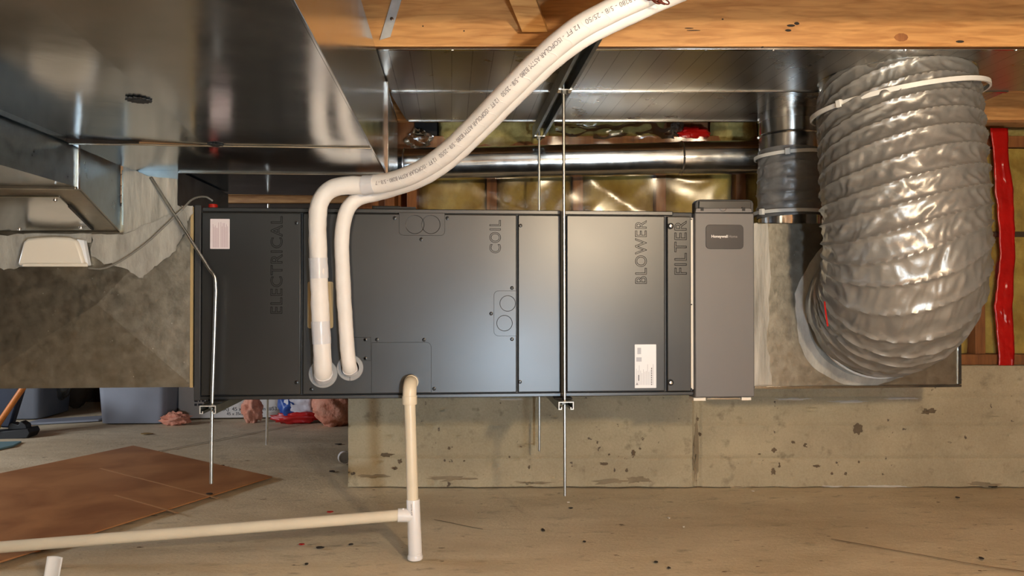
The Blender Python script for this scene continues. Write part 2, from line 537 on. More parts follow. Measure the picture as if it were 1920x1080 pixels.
mb.add([HW(uL, VW, 0), HW(uL, VW, ZT), HW(uL, VW + 0.22, ZT), HW(uL, VW + 0.22, 0)], [(0, 1, 2, 3)])
mb.add([HW(uL, VW + .22, 0), HW(uL, VW + .22, ZT), HW(3.4, VW + 0.22, ZT), HW(3.4, VW + 0.22, 0)], [(0, 1, 2, 3)])
wall_back = struct(build(mb, 'wall_back', 'wall_concrete'))

mat('stain', rgb(140, 125, 100), 0.9, 0.0, var=0.2, scale=14)
mat('stain_dark', rgb(108, 92, 72), 0.9, 0.0, var=0.2, scale=20)
mat('efflorescence', rgb(196, 190, 178), 0.9, 0.0, var=0.1, scale=20)
def wall_mark(px, py, w, h, m, nm, seed, jag=.6):
    """thin ragged blemish hugging the rough wall face"""
    n = 22; rr_ = 4; vs = []
    for q in range(1, rr_ + 1):
        for i in range(n):
            a = 2 * PI * i / n
            k = 1 + jag * nz(math.cos(a) * 2.2 + seed, math.sin(a) * 2.2, seed * 1.7) + jag * .6 * nz(math.cos(a) * 6 + seed, math.sin(a) * 6, seed)
            f = q / rr_
            p = PV(px + math.cos(a) * w * .5 * k * f, py + math.sin(a) * h * .5 * k * f, VW)
            uu = p.x * CY - p.y * SY
            vs.append(HW(uu, VW + stem_d(uu, p.z) - .0022 * (1.02 - f * f), p.z))
    p = PV(px, py, VW); uu = p.x * CY - p.y * SY
    vs.append(HW(uu, VW + stem_d(uu, p.z) - .0024, p.z))
    fs = [(q * n + i, q * n + (i + 1) % n, (q + 1) * n + (i + 1) % n, (q + 1) * n + i) for q in range(rr_ - 1) for i in range(n)] + [(i, (i + 1) % n, rr_ * n) for i in range(n)]
    return build(MB().add(vs, fs), nm, m, wall_back)
for k, (px, py, w, h) in enumerate(((1738, 771, 26, 11), (1608, 805, 18, 20), (1487, 829, 8, 5), (1510, 835, 8, 7), (1451, 844, 9, 8), (1424, 851, 6, 3), (1450, 884, 8, 12), (1461, 873, 5, 9), (1531, 874, 14, 5), (1560, 888, 5, 5), (1585, 888, 6, 6), (1610, 866, 4, 5), (1187, 850, 8, 16), (1133, 870, 16, 6), (1200, 841, 5, 4), (1142, 852, 4, 4), (1175, 882, 5, 7), (725, 853, 22, 8), (750, 865, 8, 10), (740, 878, 10, 6), (842, 840, 5, 6), (870, 864, 4, 3), (992, 876, 4, 8), (1308, 786, 5, 7), (1312, 814, 6, 6))):
    wall_mark(px, py, w, h, 'stain_dark', 'chip_mark', k + 1)
wall_mark(1305, 850, 13, 120, 'stain', 'stain_streak', 40)
for k, (px, py, w, h) in enumerate(((1590, 753, 66, 5), (1490, 748, 60, 4), (1690, 747, 70, 4), (1560, 911, 40, 3), (1650, 911, 110, 4), (960, 748, 46, 4))):
    wall_mark(px, py, w, h, 'efflorescence', 'lime_streak', 60 + k)
for k, (px, py, w, h) in enumerate(((850, 897, 90, 9), (1150, 902, 60, 9), (1195, 900, 40, 12), (1000, 905, 70, 5), (1390, 914, 50, 6), (1850, 908, 60, 8), (700, 893, 50, 7))):
    wall_mark(px, py, w, h, 'stain', 'dirt_band', 80 + k, .9)

# other walls of the crawl space
mb = MB().box((-4.3, 5.15, 0), (uL + 0.2, 5.3, 1.6), HW)
struct(build(mb, 'wall_far_left', 'dark_brown'))
mb = MB().box((uL, VW + 0.22, 0), (uL + 0.2, 5.3, 1.6), HW)
struct(build(mb, 'wall_return', 'shell_wall'))
mb = MB().box((-4.35, -5.6, 0), (-4.2, 2.3, 1.6), HW).box((-4.35, 2.3, 0), (-4.2, 5.3, 0.7), HW).box((-4.35, 2.3, 1.3), (-4.2, 5.3, 1.6), HW).box((-4.35, 3.5, .7), (-4.2, 5.3, 1.3), HW)
struct(build(mb, 'wall_left', 'shell_wall'))
mb = MB().box((3.4, -5.6, 0), (3.55, 3.3, 1.6), HW)
struct(build(mb, 'wall_right', 'shell_wall'))
mb = MB().box((-4.35, -5.7, 0), (3.55, -5.55, 1.6), HW)
struct(build(mb, 'wall_front', 'shell_wall'))

# ceiling: subfloor with joists
mb = MB().box((-4.3, -5.6, JB + 0.235), (3.5, 5.3, JB + 0.26), HW)
ceiling = struct(build(mb, 'ceiling', 'subfloor'))
VJ = [1.878 + 0.394 * k for k in range(-19, 9)]
for v in VJ:
    u0 = -4.2
    u1 = 3.4
    if v > VW + 0.1: u1 = uL
    if VW - 0.03 < v < VW + 0.25: continue
    mb = MB().box((u0, v, JB), (u1, v + 0.038, JB + 0.235), HW)
    build(mb, 'joist', 'joist_wood', ceiling, bevel=0.002)
# dark marks and nail holes on the joist in view
V0 = 1.878
for px, py, w, h in ((1483, 48, 16, 5), (1478, 57, 12, 5), (1494, 44, 10, 6), (1300, 57, 28, 2), (1292, 53, 18, 2), (1690, 70, 26, 16), (1800, 78, 16, 5), (1355, 36, 4, 3), (793, 49, 3, 3), (870, 58, 3, 3), (1430, 88, 5, 2)):
    p = PV(px, py, V0 - 0.0004)
    s = V0 / FPX
    mb = MB().add([p + HW(w * s * .5 * math.cos(a) * (1 + .25 * nz(px, a * 2)), 0, h * s * .5 * math.sin(a)) for a in [2 * PI * i / 10 for i in range(10)]], [tuple(range(10))])
    build(mb, 'knot', 'debris' if w < 26 or h < 5 else 'stud_wood', ceiling, smooth=False)

# foil panning sheets nailed under the joists, each sheet between two joists
uA = UX(700, 1.88) - 0.02
uB = 2.9
v0, v1, v2 = V0 + 0.012, V0 + 0.394 + 0.008, V0 + 0.788
uC = UX(1895, V0 + .394)
def pan(ua, ub, va, vb, wob):
    def fn(u, v):
        uu = ua + (ub - ua) * u; vv = va + (vb - va) * v
        return HW(uu, vv, JB - 0.003 - wob * (0.5 + nz(uu * 0.8, vv * 1.3)) * math.sin(PI * v))
    return MB().grid(fn, 60, 12)
pans = [build(pan(uA, uB, v0, v1 - 0.004, 0.004), 'panning_sheet', 'pan_foil', ceiling),
        build(pan(UX(728, 2.27), uC, v1 + 0.004, v2, 0.004), 'panning_sheet', 'pan_foil', ceiling)]
# hemmed seams between sheets
for va, ub in ((v0 - 0.004, uB), (v1, uC), (v2, uC)):
    mb = MB().box((uA, va - 0.006, JB - 0.007), (ub, va + 0.006, JB - 0.001), HW)
    build(mb, 'sheet_hem', 'galvanized', ceiling, bevel=0.001)
for k, (px, py) in enumerate(((848, 83), (1325, 89), (902, 168), (1244, 169), (1020, 222), (1908, 94), (1452, 88), (1700, 92))):
    v = [v0 - .004, v1, v2][0 if py < 120 else 1 if py < 200 else 2]
    p = HW(UX(px, v), v, JB - 0.007)
    build(MB().lathe([(0.004, 0), (0.0035, -0.002), (0.0005, -0.003)], p, (0, 0, 1), 8), 'nail_head', 'nickel', ceiling)

# cross bridging between joists
def board(a, b, w, t, side):
    a, b, side = Vector(a), Vector(b), Vector(side).normalized()
    d = (b - a).normalized(); n = d.cross(side).normalized()
    return MB().hexa([a - side * w / 2 - n * t / 2, a + side * w / 2 - n * t / 2, a + side * w / 2 + n * t / 2, a - side * w / 2 + n * t / 2,
                      b - side * w / 2 - n * t / 2, b + side * w / 2 - n * t / 2, b + side * w / 2 + n * t / 2, b - side * w / 2 + n * t / 2])
a = PV(1003, 56, V0 - 0.02); bq = a + HW(-0.12, -0.26, 0.20)
build(board(a, bq, 0.062, 0.019, HW(1, 0, 0)), 'bridging_board', 'brace_wood', ceiling, bevel=0.001)
a = PV(1085, -60, V0 - 0.02); bq = a + HW(0.0, -0.33, -0.16)
build(board(a, bq, 0.062, 0.019, HW(1, 0, 0)), 'bridging_board', 'stud_wood', ceiling, bevel=0.001)

# framed wall above the foundation: plates, studs, batts, plastic
VP_ = VW + 0.06
wall_upper = struct(build(MB().box((uL, VP_ + 0.1, ZT), (3.4, VP_ + 0.125, JB + 0.24), HW), 'wall_upper', 'stud_wood'))
build(MB().box((uL, VP_ - 0.02, ZT), (3.4, VP_ + 0.1, ZT + 0.038), HW), 'sill_plate', 'stud_wood', wall_upper, bevel=0.002)
build(MB().box((uL, VP_, JB - 0.045), (3.4, VP_ + 0.1, JB - 0.002), HW), 'top_plate', 'stud_wood', wall_upper, bevel=0.002)
studs = [730, 772, 922, 1084, 1240, 1390, 1545, 1700, 1838, 2010, 2200]
for px in studs:
    u = UX(px, VP_)
    build(MB().box((u - 0.019, VP_, ZT + .038), (u + 0.019, VP_ + 0.1, JB - 0.045), HW), 'stud', 'stud_wood', wall_upper, bevel=0.002)
edges = [uL] + [UX(p, VP_) for p in studs] + [3.3]
for i in range(2, len(edges) - 1):
    ua, ub = edges[i] + 0.02, edges[i + 1] - 0.02
    if ub - ua < 0.08: continue
    sd = i * 7.3
    def bf(u, v):
        uu = ua + (ub - ua) * u; z = ZT + .04 + (JB - .09 - ZT) * v
        e = min(u, 1 - u) * (ub - ua); pil = min(1, e / 0.04) ** 0.5
        return HW(uu, VP_ + 0.055 - 0.05 * pil + 0.014 * nz(uu * 9 + sd, z * 7) + 0.006 * nz(uu * 30, z * 30, sd), z)
    build(MB().grid(bf, 24, 60), 'insulation_batt', 'insulation_yellow', wall_upper)
# batts stuffed above the top plate
for (pa, pb, zt, vv, zd) in ((820, 1030, 0.26, -.045, .075), (1030, 1258, 0.18, .02, 0), (1338, 1425, 0.24, -.05, .06), (1425, 1660, .18, 0, 0), (1660, 1825, .18, .01, 0)):
    ua, ub = UX(pa, VP_), UX(pb, VP_)
    def bf(u, v):
        uu = ua + (ub - ua) * u; a = v * PI * 0.75
        e = min(u, 1 - u) * (ub - ua); pil = min(1, e / 0.05) ** 0.5
        return HW(uu, VP_ + 0.09 + vv - 0.085 * math.sin(a) ** .6 * pil + 0.016 * nz(uu * 11, v * 6, 4) + .006 * nz(uu * 34, v * 20), JB - zd + zt * v)
    build(MB().grid(bf, 36, 20), 'rim_batt', 'insulation_pale', wall_upper)
build(MB().box((UX(1825, VP_), VP_ + 0.03, JB + 0.03), (3.3, VP_ + 0.07, JB + 0.2), HW), 'rim_board', 'joist_wood', wall_upper, bevel=.002)
ua, ub = UX(1818, VP_), UX(2100, VP_)
build(MB().grid(lambda u, v: HW(ua + (ub - ua) * u, VP_ + .03 - .035 * math.sin(v * PI) + .006 * nz(u * 9, v * 3), JB - .012 + .05 * v), 20, 10), 'rim_batt', 'insulation_pale', wall_upper)

# clear plastic over the framed wall
def film(ua, ub, za, zb, vo, amp, seed, nu=90, nv=60):
    def fn(u, v):
        uu = ua + (ub - ua) * u; z = za + (zb - za) * v
        r1 = 1 - abs(nz(uu * 4 + z * 2.4 + seed, z * 3.2 - uu * 1.6, seed)) * 2
        r2 = 1 - abs(nz(uu * 7 - z * 5, z * 5 + uu * 3, seed + 4)) * 2
        return HW(uu, VP_ - vo - amp * (0.9 * r1 + 0.25 * r2), z)
    return MB().grid(fn, nu, nv)
build(film(UX(782, VP_), UX(1700, VP_), ZT + .02, JB - .01, 0.012, 0.016, 2, 150, 80), 'vapor_barrier', 'clear_plastic', wall_upper)
build(film(UX(1700, VP_), UX(2150, VP_), ZT + .005, JB - .015, 0.02, 0.018, 9, 80, 80), 'vapor_barrier', 'clear_plastic', wall_upper)
ua, ub = UX(1040, VP_), UX(1262, VP_)
build(MB().grid(lambda u, v: HW(ua + (ub - ua) * u, VP_ - .03 + .05 * v + .02 * nz(u * 5, v * 4), JB - .02 + .1 * v + .02 * nz(u * 7, v * 2, 3)), 40, 14), 'vapor_barrier', 'clear_plastic', wall_upper)
# horizontal dark seam behind the red tape
build(MB().box((UX(1838, VP_), VP_ - .006, .925), (3.2, VP_ + .03, .945), HW), 'blocking', 'dark_brown', wall_upper)

# =================================================================== MAIN DUCT
DXL, DXR, DZ0, DZ1, DYF = -0.842, -0.181, 1.04, 1.296, 2.66
YS = 2.16
duct = thing('main_duct', 'large rectangular galvanized duct running overhead along the upper left', 'duct', (-0.51, 1.0, DZ0))
# walls of the duct with a shallow crease across its bottom sheet
mb = MB()
mb.add([(DXR, -2.2, DZ0), (DXR, YS, DZ0), (DXR, YS, DZ1), (DXR, -2.2, DZ1)], [(0, 1, 2, 3)])
build(mb, 'side_panel', 'galvanized', duct)
mb = MB().box((DXR - .012, YS, DZ0 + 0.004), (DXR - .002, DYF, DZ1))
build(mb, 'side_panel', 'galvanized_bright', duct)
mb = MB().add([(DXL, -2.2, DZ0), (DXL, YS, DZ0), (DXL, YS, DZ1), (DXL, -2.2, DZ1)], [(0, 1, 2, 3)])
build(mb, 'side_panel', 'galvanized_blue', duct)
mb = MB().add([(DXL, -2.2, DZ1), (DXR, -2.2, DZ1), (DXR, DYF, DZ1), (DXL, DYF, DZ1)], [(0, 1, 2, 3)])
build(mb, 'top_panel', 'galvanized', duct)
YJ = PZ(404, 272, DZ0).y
cr0 = PZ(0, 128, DZ0); cr1 = PZ(372, 264, DZ0)
d = (cr1 - cr0); cr2 = cr0 - d * 3.0
mb = MB().add([(DXL, -2.2, DZ0 + .0), (DXR, -2.2, DZ0), (DXR, YJ, DZ0), (cr1.x, YJ, DZ0 - .0), (DXL, YJ, DZ0 + 0.010), (DXL, 0.9, DZ0 + 0.012)],
              [(0, 1, 2, 3, 5), (3, 4, 5)])
build(mb, 'bottom_panel', 'galvanized', duct, smooth=False)
mb = MB().grid(lambda u, v: (DXL + (DXR - DXL) * u, YJ + (YS - YJ) * v, DZ0 - .0015 - .003 * math.sin(PI * v) * (1 + nz(u * 5, v * 2))), 24, 8)
build(mb, 'bottom_panel', 'galvanized', duct)
mb = MB().box((DXL + .01, YS, DZ0 + .003), (DXR - .01, DYF, DZ0 + .006))
build(mb, 'bottom_panel', 'galvanized', duct)
build(MB().tube([(DXL + (DXR - DXL) * i / 30, YJ + .004 * nz(i * .4, 2) - (0.004 if 5 < i < 9 else 0), DZ0 - .002) for i in range(31)], 0.0022, 8), 'slip_joint', 'galvanized', duct)
build(MB().box((DXL, YS - .004, DZ0 - .006), (DXR + .004, YS + .006, DZ0 + .004)), 'slip_joint', 'galvanized', duct, bevel=.001)
build(MB().box((DXR - .006, YS - .006, DZ0 - .004), (DXR + .008, YS + .008, DZ1)), 'drive_cleat', 'galvanized_bright', duct, bevel=.002)
build(MB().box((DXR - .002, -2.2, DZ0 - .003), (DXR + .003, YS, DZ0 + .012)), 'edge_hem', 'galvanized', duct, bevel=.001)
for px, py, r in ((260, 186, 0.0215), (404, 270, 0.0175)):
    p = PZ(px, py, DZ0)
    mb = MB()
    n = 14
    mb.lathe([(r * .55, 0), (r * .6, -.004), (r * .3, -.006), (0.0, -.006)], p, (0, 0, 1), 18)
    vs = []
    for j in range(28):
        a = 2 * PI * j / 28; rr = r * (1.0 if j % 2 else 0.80)
        vs.append(p + Vector((math.cos(a) * rr, math.sin(a) * rr, -.003)))
    mb.prism(vs, (0, 0, .0025))
    build(mb, 'duct_plug', 'black_rubber', duct)

# strap on the joist beside the duct
mb = board(PV(722, 72, V0 - .004), PV(746, -8, V0 - .004), 0.027, 0.0018, HW(1, 0, 0.3))
st = tag(build(mb, 'hanger_strap', 'strap_metal', None), 'flat metal hanger strap nailed to the joist beside the duct', 'strap')
p = PV(735, 36, V0 - .006)
sn = build(MB().lathe([(0.005, 0), (0.004, .003), (0.0, .004)], p, HW(0, -1, 0), 10), 'nail_head', 'nickel', st)

# =================================================================== BRANCH DUCT and SUPPLY PLENUM
YF = 2.14                                     # front plane of the air handler
BX = -0.852; BYE = 1.835; BZ = 0.95
br = thing('branch_duct', 'blue-grey galvanized branch duct beside the main duct at far left', 'duct', (-1.2, 1.0, BZ))
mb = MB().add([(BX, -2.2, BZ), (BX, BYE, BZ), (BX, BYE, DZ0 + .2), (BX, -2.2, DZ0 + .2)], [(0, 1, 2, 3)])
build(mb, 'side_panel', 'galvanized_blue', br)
build(MB().box((-1.75, -2.2, BZ), (BX - .001, BYE, BZ + .002)), 'bottom_panel', 'galvanized', br)
build(MB().box((BX - .006, BYE - .006, BZ - .006), (BX + .006, BYE + .004, DZ0 + .1)), 'drive_cleat', 'galvanized_bright', br, bevel=.001)
build(MB().box((-1.75, BYE - .008, BZ - .007), (BX, BYE + .004, BZ)), 'slip_joint', 'galvanized_dull', br, bevel=.001)

pl = thing('supply_plenum', 'dull brownish sheet metal plenum box left of the black air handler', 'plenum', (-1.05, 2.4, 0.45))
PYF = 2.15
zb = PY(200, 727, PYF).z; zt = PY(200, 436, PYF).z
xl = PY(-60, 600, PYF).x; xr = PY(363, 600, PYF).x
ztr = PY(350, 388, PYF).z
c = PY(186, 570, PYF); c.y = PYF - 0.014
vs = [(xl, PYF, zb), (xr, PYF, zb), (xr, PYF, ztr), (xl, PYF, ztr), c]
build(MB().add(vs, [(0, 1, 4), (1, 2, 4), (2, 3, 4), (3, 0, 4)]), 'front_panel', 'galvanized_dull', pl, smooth=False)
mb = MB().box((xl, PYF, zb), (xr, 2.68, ztr - .001))
mb.f = [f for k, f in enumerate(mb.f) if k != 2]
build(mb, 'body', 'galvanized_dull', pl)
build(MB().box((xr - .008, PYF - .004, zb - .001), (xr + .0, PYF + .002, ztr)), 'edge_flange', 'tan_plate', pl)
# riser to the main duct
x0, x1 = PY(229, 400, PYF).x, PY(334, 400, PYF).x
mb = MB().box((x0, PYF - .003, ztr - .05), (x1, 2.62, DZ0 - .001))
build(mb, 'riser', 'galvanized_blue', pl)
# transition boot: sloping underside and its right cheek
q0 = PY(225, 437, PYF - .004)
xb = q0.x
A = Vector((BX, BYE + .004, BZ)); B = Vector((-1.75, BYE + .004, BZ)); Cc = Vector((-1.75, PYF - .002, zt)); D = Vector((xb, PYF - .002, zt))
build(MB().prism([A, B, Cc, D], (0, 0.002, 0.004)), 'boot_underside', 'galvanized_dull', pl, smooth=False)
build(MB().prism([A, D, Vector((xb, PYF - .002, DZ0 + .02)), Vector((BX, BYE + .004, DZ0 + .06))], (-.003, 0, 0)), 'boot_cheek', 'galvanized_blue', pl, smooth=False)
def boot(px, py):
    # point on the sloping underside under a pixel
    n = (B - A).cross(D - A).normalized(); r = ray(px, py); o = Vector((0, 0, EYE))
    return o + r * ((A - o).dot(n) / r.dot(n))
up_n = (B - A).cross(D - A).normalized()
if up_n.z > 0: up_n = -up_n
build(MB().prism([boot(*p) for p in ((-40, 366), (112, 366), (176, 428), (-40, 430))], up_n * .005), 'access_panel', 'galvanized', pl, bevel=.001)
build(MB().prism([boot(*p) for p in ((128, 383), (133, 382), (176, 428), (170, 425))], up_n * .007), 'seam_slot', 'black', pl)
for px, py in ((104, 371), (152, 423), (37, 426)):
    build(MB().lathe([(.005, 0), (.004, .004), (0, .005)], boot(px, py) + up_n * .005, up_n, 10), 'screw', 'nickel', pl)

def blob(pts, plane, th, seed, jit=3.0, sub=6, n=(0, -1, 0)):
    """irregular smear, thin solid following a ragged outline given in picture points on a plane"""
    out = []
    for i in range(len(pts)):
        a, b_ = pts[i], pts[(i + 1) % len(pts)]
        for k in range(sub):
            t = k / sub
            x = a[0] + (b_[0] - a[0]) * t; y = a[1] + (b_[1] - a[1]) * t
            jj = jit if k or jit > 2 else 0
            out.append((x + jj * nz(x * .09, y * .09, seed), y + jj * nz(x * .09, y * .09, seed + 5)))
    P = [plane(x, y) for x, y in out]
    return MB().prism(P, Vector(n) * th)
# mastic brushed over the joints
pm = lambda x, y: PY(x, y, PYF - .002)
build(blob([(172, 438), (232, 438), (345, 392), (352, 425), (330, 470), (290, 500), (268, 522), (235, 505), (195, 492), (172, 480)], lambda x, y: PY(x, y, PYF - .010), .0025, 1, 5), 'mastic_smear', 'mastic', pl)
build(blob([(-20, 440), (46, 440), (50, 470), (44, 500), (10, 505), (-20, 498)], lambda x, y: PY(x, y, PYF - .010), .002, 3, 5), 'mastic_smear', 'mastic', pl)
build(blob([(46, 438), (172, 438), (172, 455), (46, 455)], lambda x, y: PY(x, y, PYF - .009), .002, 8, 1), 'mastic_smear', 'mastic', pl)
build(blob([(231, 306), (275, 330), (333, 336), (333, 385), (345, 392), (280, 420), (232, 440)], lambda x, y: PY(x, y, PYF - .006), .002, 2, 2), 'mastic_smear', 'mastic_upright', pl)
build(blob([(340, 386), (362, 386), (362, 400), (352, 415), (344, 400)], lambda x, y: PY(x, y, PYF - .008), .002, 4, 2), 'mastic_smear', 'mastic', pl)

# white plastic cover on the plenum
cv = thing('sensor_cover', 'white plastic sensor hood mounted on the brown plenum', 'sensor', PY(106, 499, PYF))
yb = PYF - .014
def cq(px, py, dy): return PY(px, py, yb - dy)
b0 = [cq(43, 499, .0), cq(170, 499, .0), cq(156, 449, 0), cq(56, 449, 0)]
prof_o = [(44, 498), (168, 499), (160, 470), (153, 452), (140, 447), (110, 445.5), (80, 447), (62, 449), (55, 455)]
mb = MB().prism([PY(x, y, yb) for x, y in prof_o], (0, -.030, 0))
build(mb, 'hood', 'white_plastic', cv, bevel=.006)
build(MB().prism([PY(x, y, yb - .03) for x, y in ((43, 500), (166, 500), (165, 494), (45, 494))], (0, -.006, 0)), 'rim', 'white_plastic', cv, bevel=.002)
build(MB().prism([PY(x, y, yb + .003) for x, y in ((150, 449), (163, 451), (172, 498), (158, 499))], (0, -.02, 0)), 'back_plate', 'label_white', cv, bevel=.002)
cab = [PY(166, 503, yb - .006), PY(195, 503, yb - .008), PY(230, 487, yb - .008), PY(275, 455, yb - .01), PY(315, 418, yb - .012), PY(340, 394, yb - .01), PY(362, 373, YF + .02), PY(385, 369, YF + .06), PY(399, 377, YF + .07)]
tag(build(MB().tube(spline(cab, .01), .0028, 8), 'sensor_cable', 'cable'), 'thin grey cable looping from the white sensor hood to the red grommet', 'cable')

# =================================================================== AIR HANDLER
ah = thing('air_handler', 'long black horizontal air handler hung across the middle of the crawl space', 'air handler', (0, 2.4, 0.42))
FX = lambda px: PY(px, 560, YF).x
FZ = lambda py, px=830: PY(px, py, YF).z
ZB, ZTOP = 0.4225, 0.9385
ZPB, ZPT = 0.4345, 0.9265
XL, XR = FX(366), FX(1300)
build(MB().box((XL, YF + .004, ZB), (XR, YF + .55, ZTOP)), 'cabinet_body', 'cabinet', ah, bevel=.003)
build(MB().box((XL - .001, YF - .002, ZB - .001), (XR, YF + .03, ZPB - .002)), 'bottom_rail', 'panel', ah, bevel=.002)
build(MB().box((XL + .018, YF - .002, ZPT + .002), (FX(1051), YF + .03, ZTOP + .002)), 'top_rail', 'panel', ah, bevel=.002)
build(MB().box((FX(1059), YF - .002, ZPT + .002), (FX(1262), YF + .03, ZTOP + .002)), 'top_rail', 'panel', ah, bevel=.002)
build(MB().box((XL - .002, YF - .003, ZB - .002), (FX(377), YF + .05, ZTOP + .008)), 'end_post', 'cabinet', ah, bevel=.002)
def panel(name, pa, pb, za=ZPB, zb_=ZPT, m='panel', proud=.006):
    return build(MB().box((FX(pa), YF - proud, za), (FX(pb), YF + .012, zb_)), name, m, ah, bevel=.0025)
p_el = panel('electrical_panel', 379, 565)
p_co = panel('coil_panel', 568.5, 968.5)
p_se = panel('service_panel', 971, 1050)
p_bl = panel('blower_panel', 1062, 1245.5)
p_fi = panel('filter_panel', 1249.5, 1294, ZPB - .001, ZPT - .001, 'panel', .009)
build(MB().box((FX(1051.5), YF - .001, ZB + .002), (FX(1060.5), YF + .01, ZTOP)), 'center_gap', 'black', ah)
def emboss(txt, pxl, pxr, pyt, pyb, par, off=.0062, name='lettering'):
    """outlined letters reading upward; fitted to the picture box on the panel"""
    vs, fs = text_mesh(txt, 1.0, outline=.016, spacing=1.10)
    xs = [v.x for v in vs]; ys = [v.y for v in vs]
    x0, x1, y0, y1 = min(xs), max(xs), min(ys), max(ys)
    X0, X1 = FX(pxl), FX(pxr)
    Z0, Z1 = PY((pxl + pxr) / 2, pyb, YF).z, PY((pxl + pxr) / 2, pyt, YF).z
    out = [(X1 - (X1 - X0) * (1 - 0) * (v.y - y0) / (y1 - y0) * 1.0, YF - off - v.z * .07, Z0 + (Z1 - Z0) * (v.x - x0) / (x1 - x0)) for v in vs]
    # letters read bottom to top: their tops point left
    return build(MB().add(out, fs), name, 'emboss', par, smooth=False)
emboss('ELECTRICAL', 508, 530.5, 406, 588, p_el)
emboss('COIL', 917.5, 939, 413, 475, p_co)
emboss('BLOWER', 1190, 1212, 413, 532, p_bl)
emboss('FILTER', 1263, 1286, 414, 515, p_fi, .0092)
def screw(px, py, par, off=.006, r=.0052, nm='screw'):
    p = PY(px, py, YF - off)
    o = build(MB().lathe([(r, 0), (r * .9, .003), (r * .45, .0036), (r * .4, .0012), (0, .0012)], p, (0, -1, 0), 14), nm, 'screw', par)
    return o
for px, py in ((556, 717), (556, 418)): screw(px, py, p_el)
for px, py in ((740, 409), (839, 409), (790, 449), (960, 540), (921, 588), (960, 636), (707, 637), (795, 637), (685, 637), (685, 672), (814, 729), (584, 730)): screw(px, py, p_co)
for px, py in ((976, 423), (975, 716)): screw(px, py, p_se)
for py in (424, 717):
    p = PY(1257, py, YF - .009)
    th = build(MB().lathe([(.0085, 0), (.0085, .004), (.007, .005), (.005, .004), (0, .004)], p, (0, -1, 0), 20), 'thumb_latch', 'black_rubber', p_fi)
    build(MB().lathe([(.0045, 0), (.004, .003), (0, .0035)], p + Vector((0, -.004, 0)), (0, -1, 0), 12), 'latch_pin', 'nickel', p_fi)
def rrect(pa, pb, pt, pbm, r, yoff, seg=5):
    x0, x1 = FX(pa), FX(pb); z0, z1 = FZ(pbm, (pa + pb) / 2), FZ(pt, (pa + pb) / 2)
    pts = []
    rr = r if isinstance(r, (tuple, list)) else (r, r, r, r)
    for (cx, cz, sx, sz, a0, q) in ((x1, z1, -1, -1, 0, rr[0]), (x0, z1, 1, -1, 90, rr[1]), (x0, z0, 1, 1, 180, rr[2]), (x1, z0, -1, 1, 270, rr[3])):
        q = max(q, .0005)
        for k in range(seg + 1):
            a = math.radians(a0 + 90 * k / seg)
            pts.append(Vector((cx + sx * q + q * math.cos(a), yoff, cz + sz * q + q * math.sin(a))))
    return pts
def plate(name, pa, pb, pt, pbm, r, par, m='panel', off=.006, th=.0022, bv=.0008):
    return build(MB().prism(rrect(pa, pb, pt, pbm, r, YF - off + .001), (0, -th, 0)), name, m, par, bevel=bv)
kp = plate('knockout_plate', 748, 834, 399.5, 442, (.001, .001, .012, .012), p_co)
kp2 = plate('knockout_plate', 925.5, 967.5, 545, 630, (.001, .014, .014, .001), p_co)
kp3 = plate('drain_plate', 697, 809, 641.5, 736, (.014, .001, .001, .001), p_co)
plate('side_plate', 664, 696, 632, 676, .001, p_co)
def ring(px, py, rp, par, off, name='knockout', t=.0008):
    c = PY(px, py, YF - off); r = rp * YF / FPX
    build(MB().tube([c + Vector((math.cos(2 * PI * i / 40) * r, 0, math.sin(2 * PI * i / 40) * r)) for i in range(41)], t, 5, cap=False), name, 'emboss', par)
ring(952, 569, 14.5, kp2, .0076); ring(946, 606, 14.5, kp2, .0076)
ring(778, 421, 17, kp, .0076); ring(808, 421, 17, kp, .0076)
# stickers
def sticker(name, pa, pb, pt, pbm, m, par, off):
    return build(MB().prism(rrect(pa, pb, pt, pbm, .0015, YF - off), (0, -.0006, 0)), name, m, par, smooth=False)
def lines(par, rects, off, m, nm='print'):
    mb = MB()
    for pa, pb, pt, pbm in rects:
        mb.add([PY(pa, pbm, YF - off), PY(pb, pbm, YF - off), PY(pb, pt, YF - off), PY(pa, pt, YF - off)], [(0, 1, 2, 3)])
    return build(mb, nm, m, par, smooth=False, kind='stuff')
s1 = sticker('warning_label', 395, 431.5, 411, 467, 'label_pink', p_el, .0062)
rects = []
random.seed(3)
for k in range(14):
    x = 399 + k * 2.1
    if 411.5 < x < 413.5: continue
    top = 416 + random.random() * 18 if k < 6 else 416 + random.random() * 10
    rects.append((x, x + .8, top, 464))
lines(s1, rects, .0070, 'ink_rose')
s2 = sticker('rating_label', 1189, 1229, 645.5, 727, 'label_white', p_bl, .0062)
rects = [(1193 + 2.6 * k, 1193.8 + 2.6 * k, 682 + random.random() * 20, 722) for k in range(13)]
rects += [(1195, 1202, 652, 664), (1193, 1203, 670, 678)]
lines(s2, rects, .0070, 'ink_pale')
def small_text(txt, par, px, py, h_px, m, off, rot90=True, w_px=None, name='lettering', bold=0.0):
    vs, fs = text_mesh(txt, 1.0, bold=bold)
    xs = [v.x for v in vs]; ys = [v.y for v in vs]; x0, y0 = min(xs), min(ys); X1, Y1 = max(xs), max(ys)
    s = h_px * YF / FPX / (Y1 - y0); w = (w_px * YF / FPX / (X1 - x0)) if w_px else s
    o = PY(px, py, YF - off)
    if rot90: out = [o + Vector((-(v.y - y0) * s, 0, (v.x - x0) * w)) for v in vs]
    else: out = [o + Vector(((v.x - x0) * w, 0, (v.y - y0) * s)) for v in vs]
    return build(MB().add(out, fs), name, m, par, smooth=False)
mb = MB()
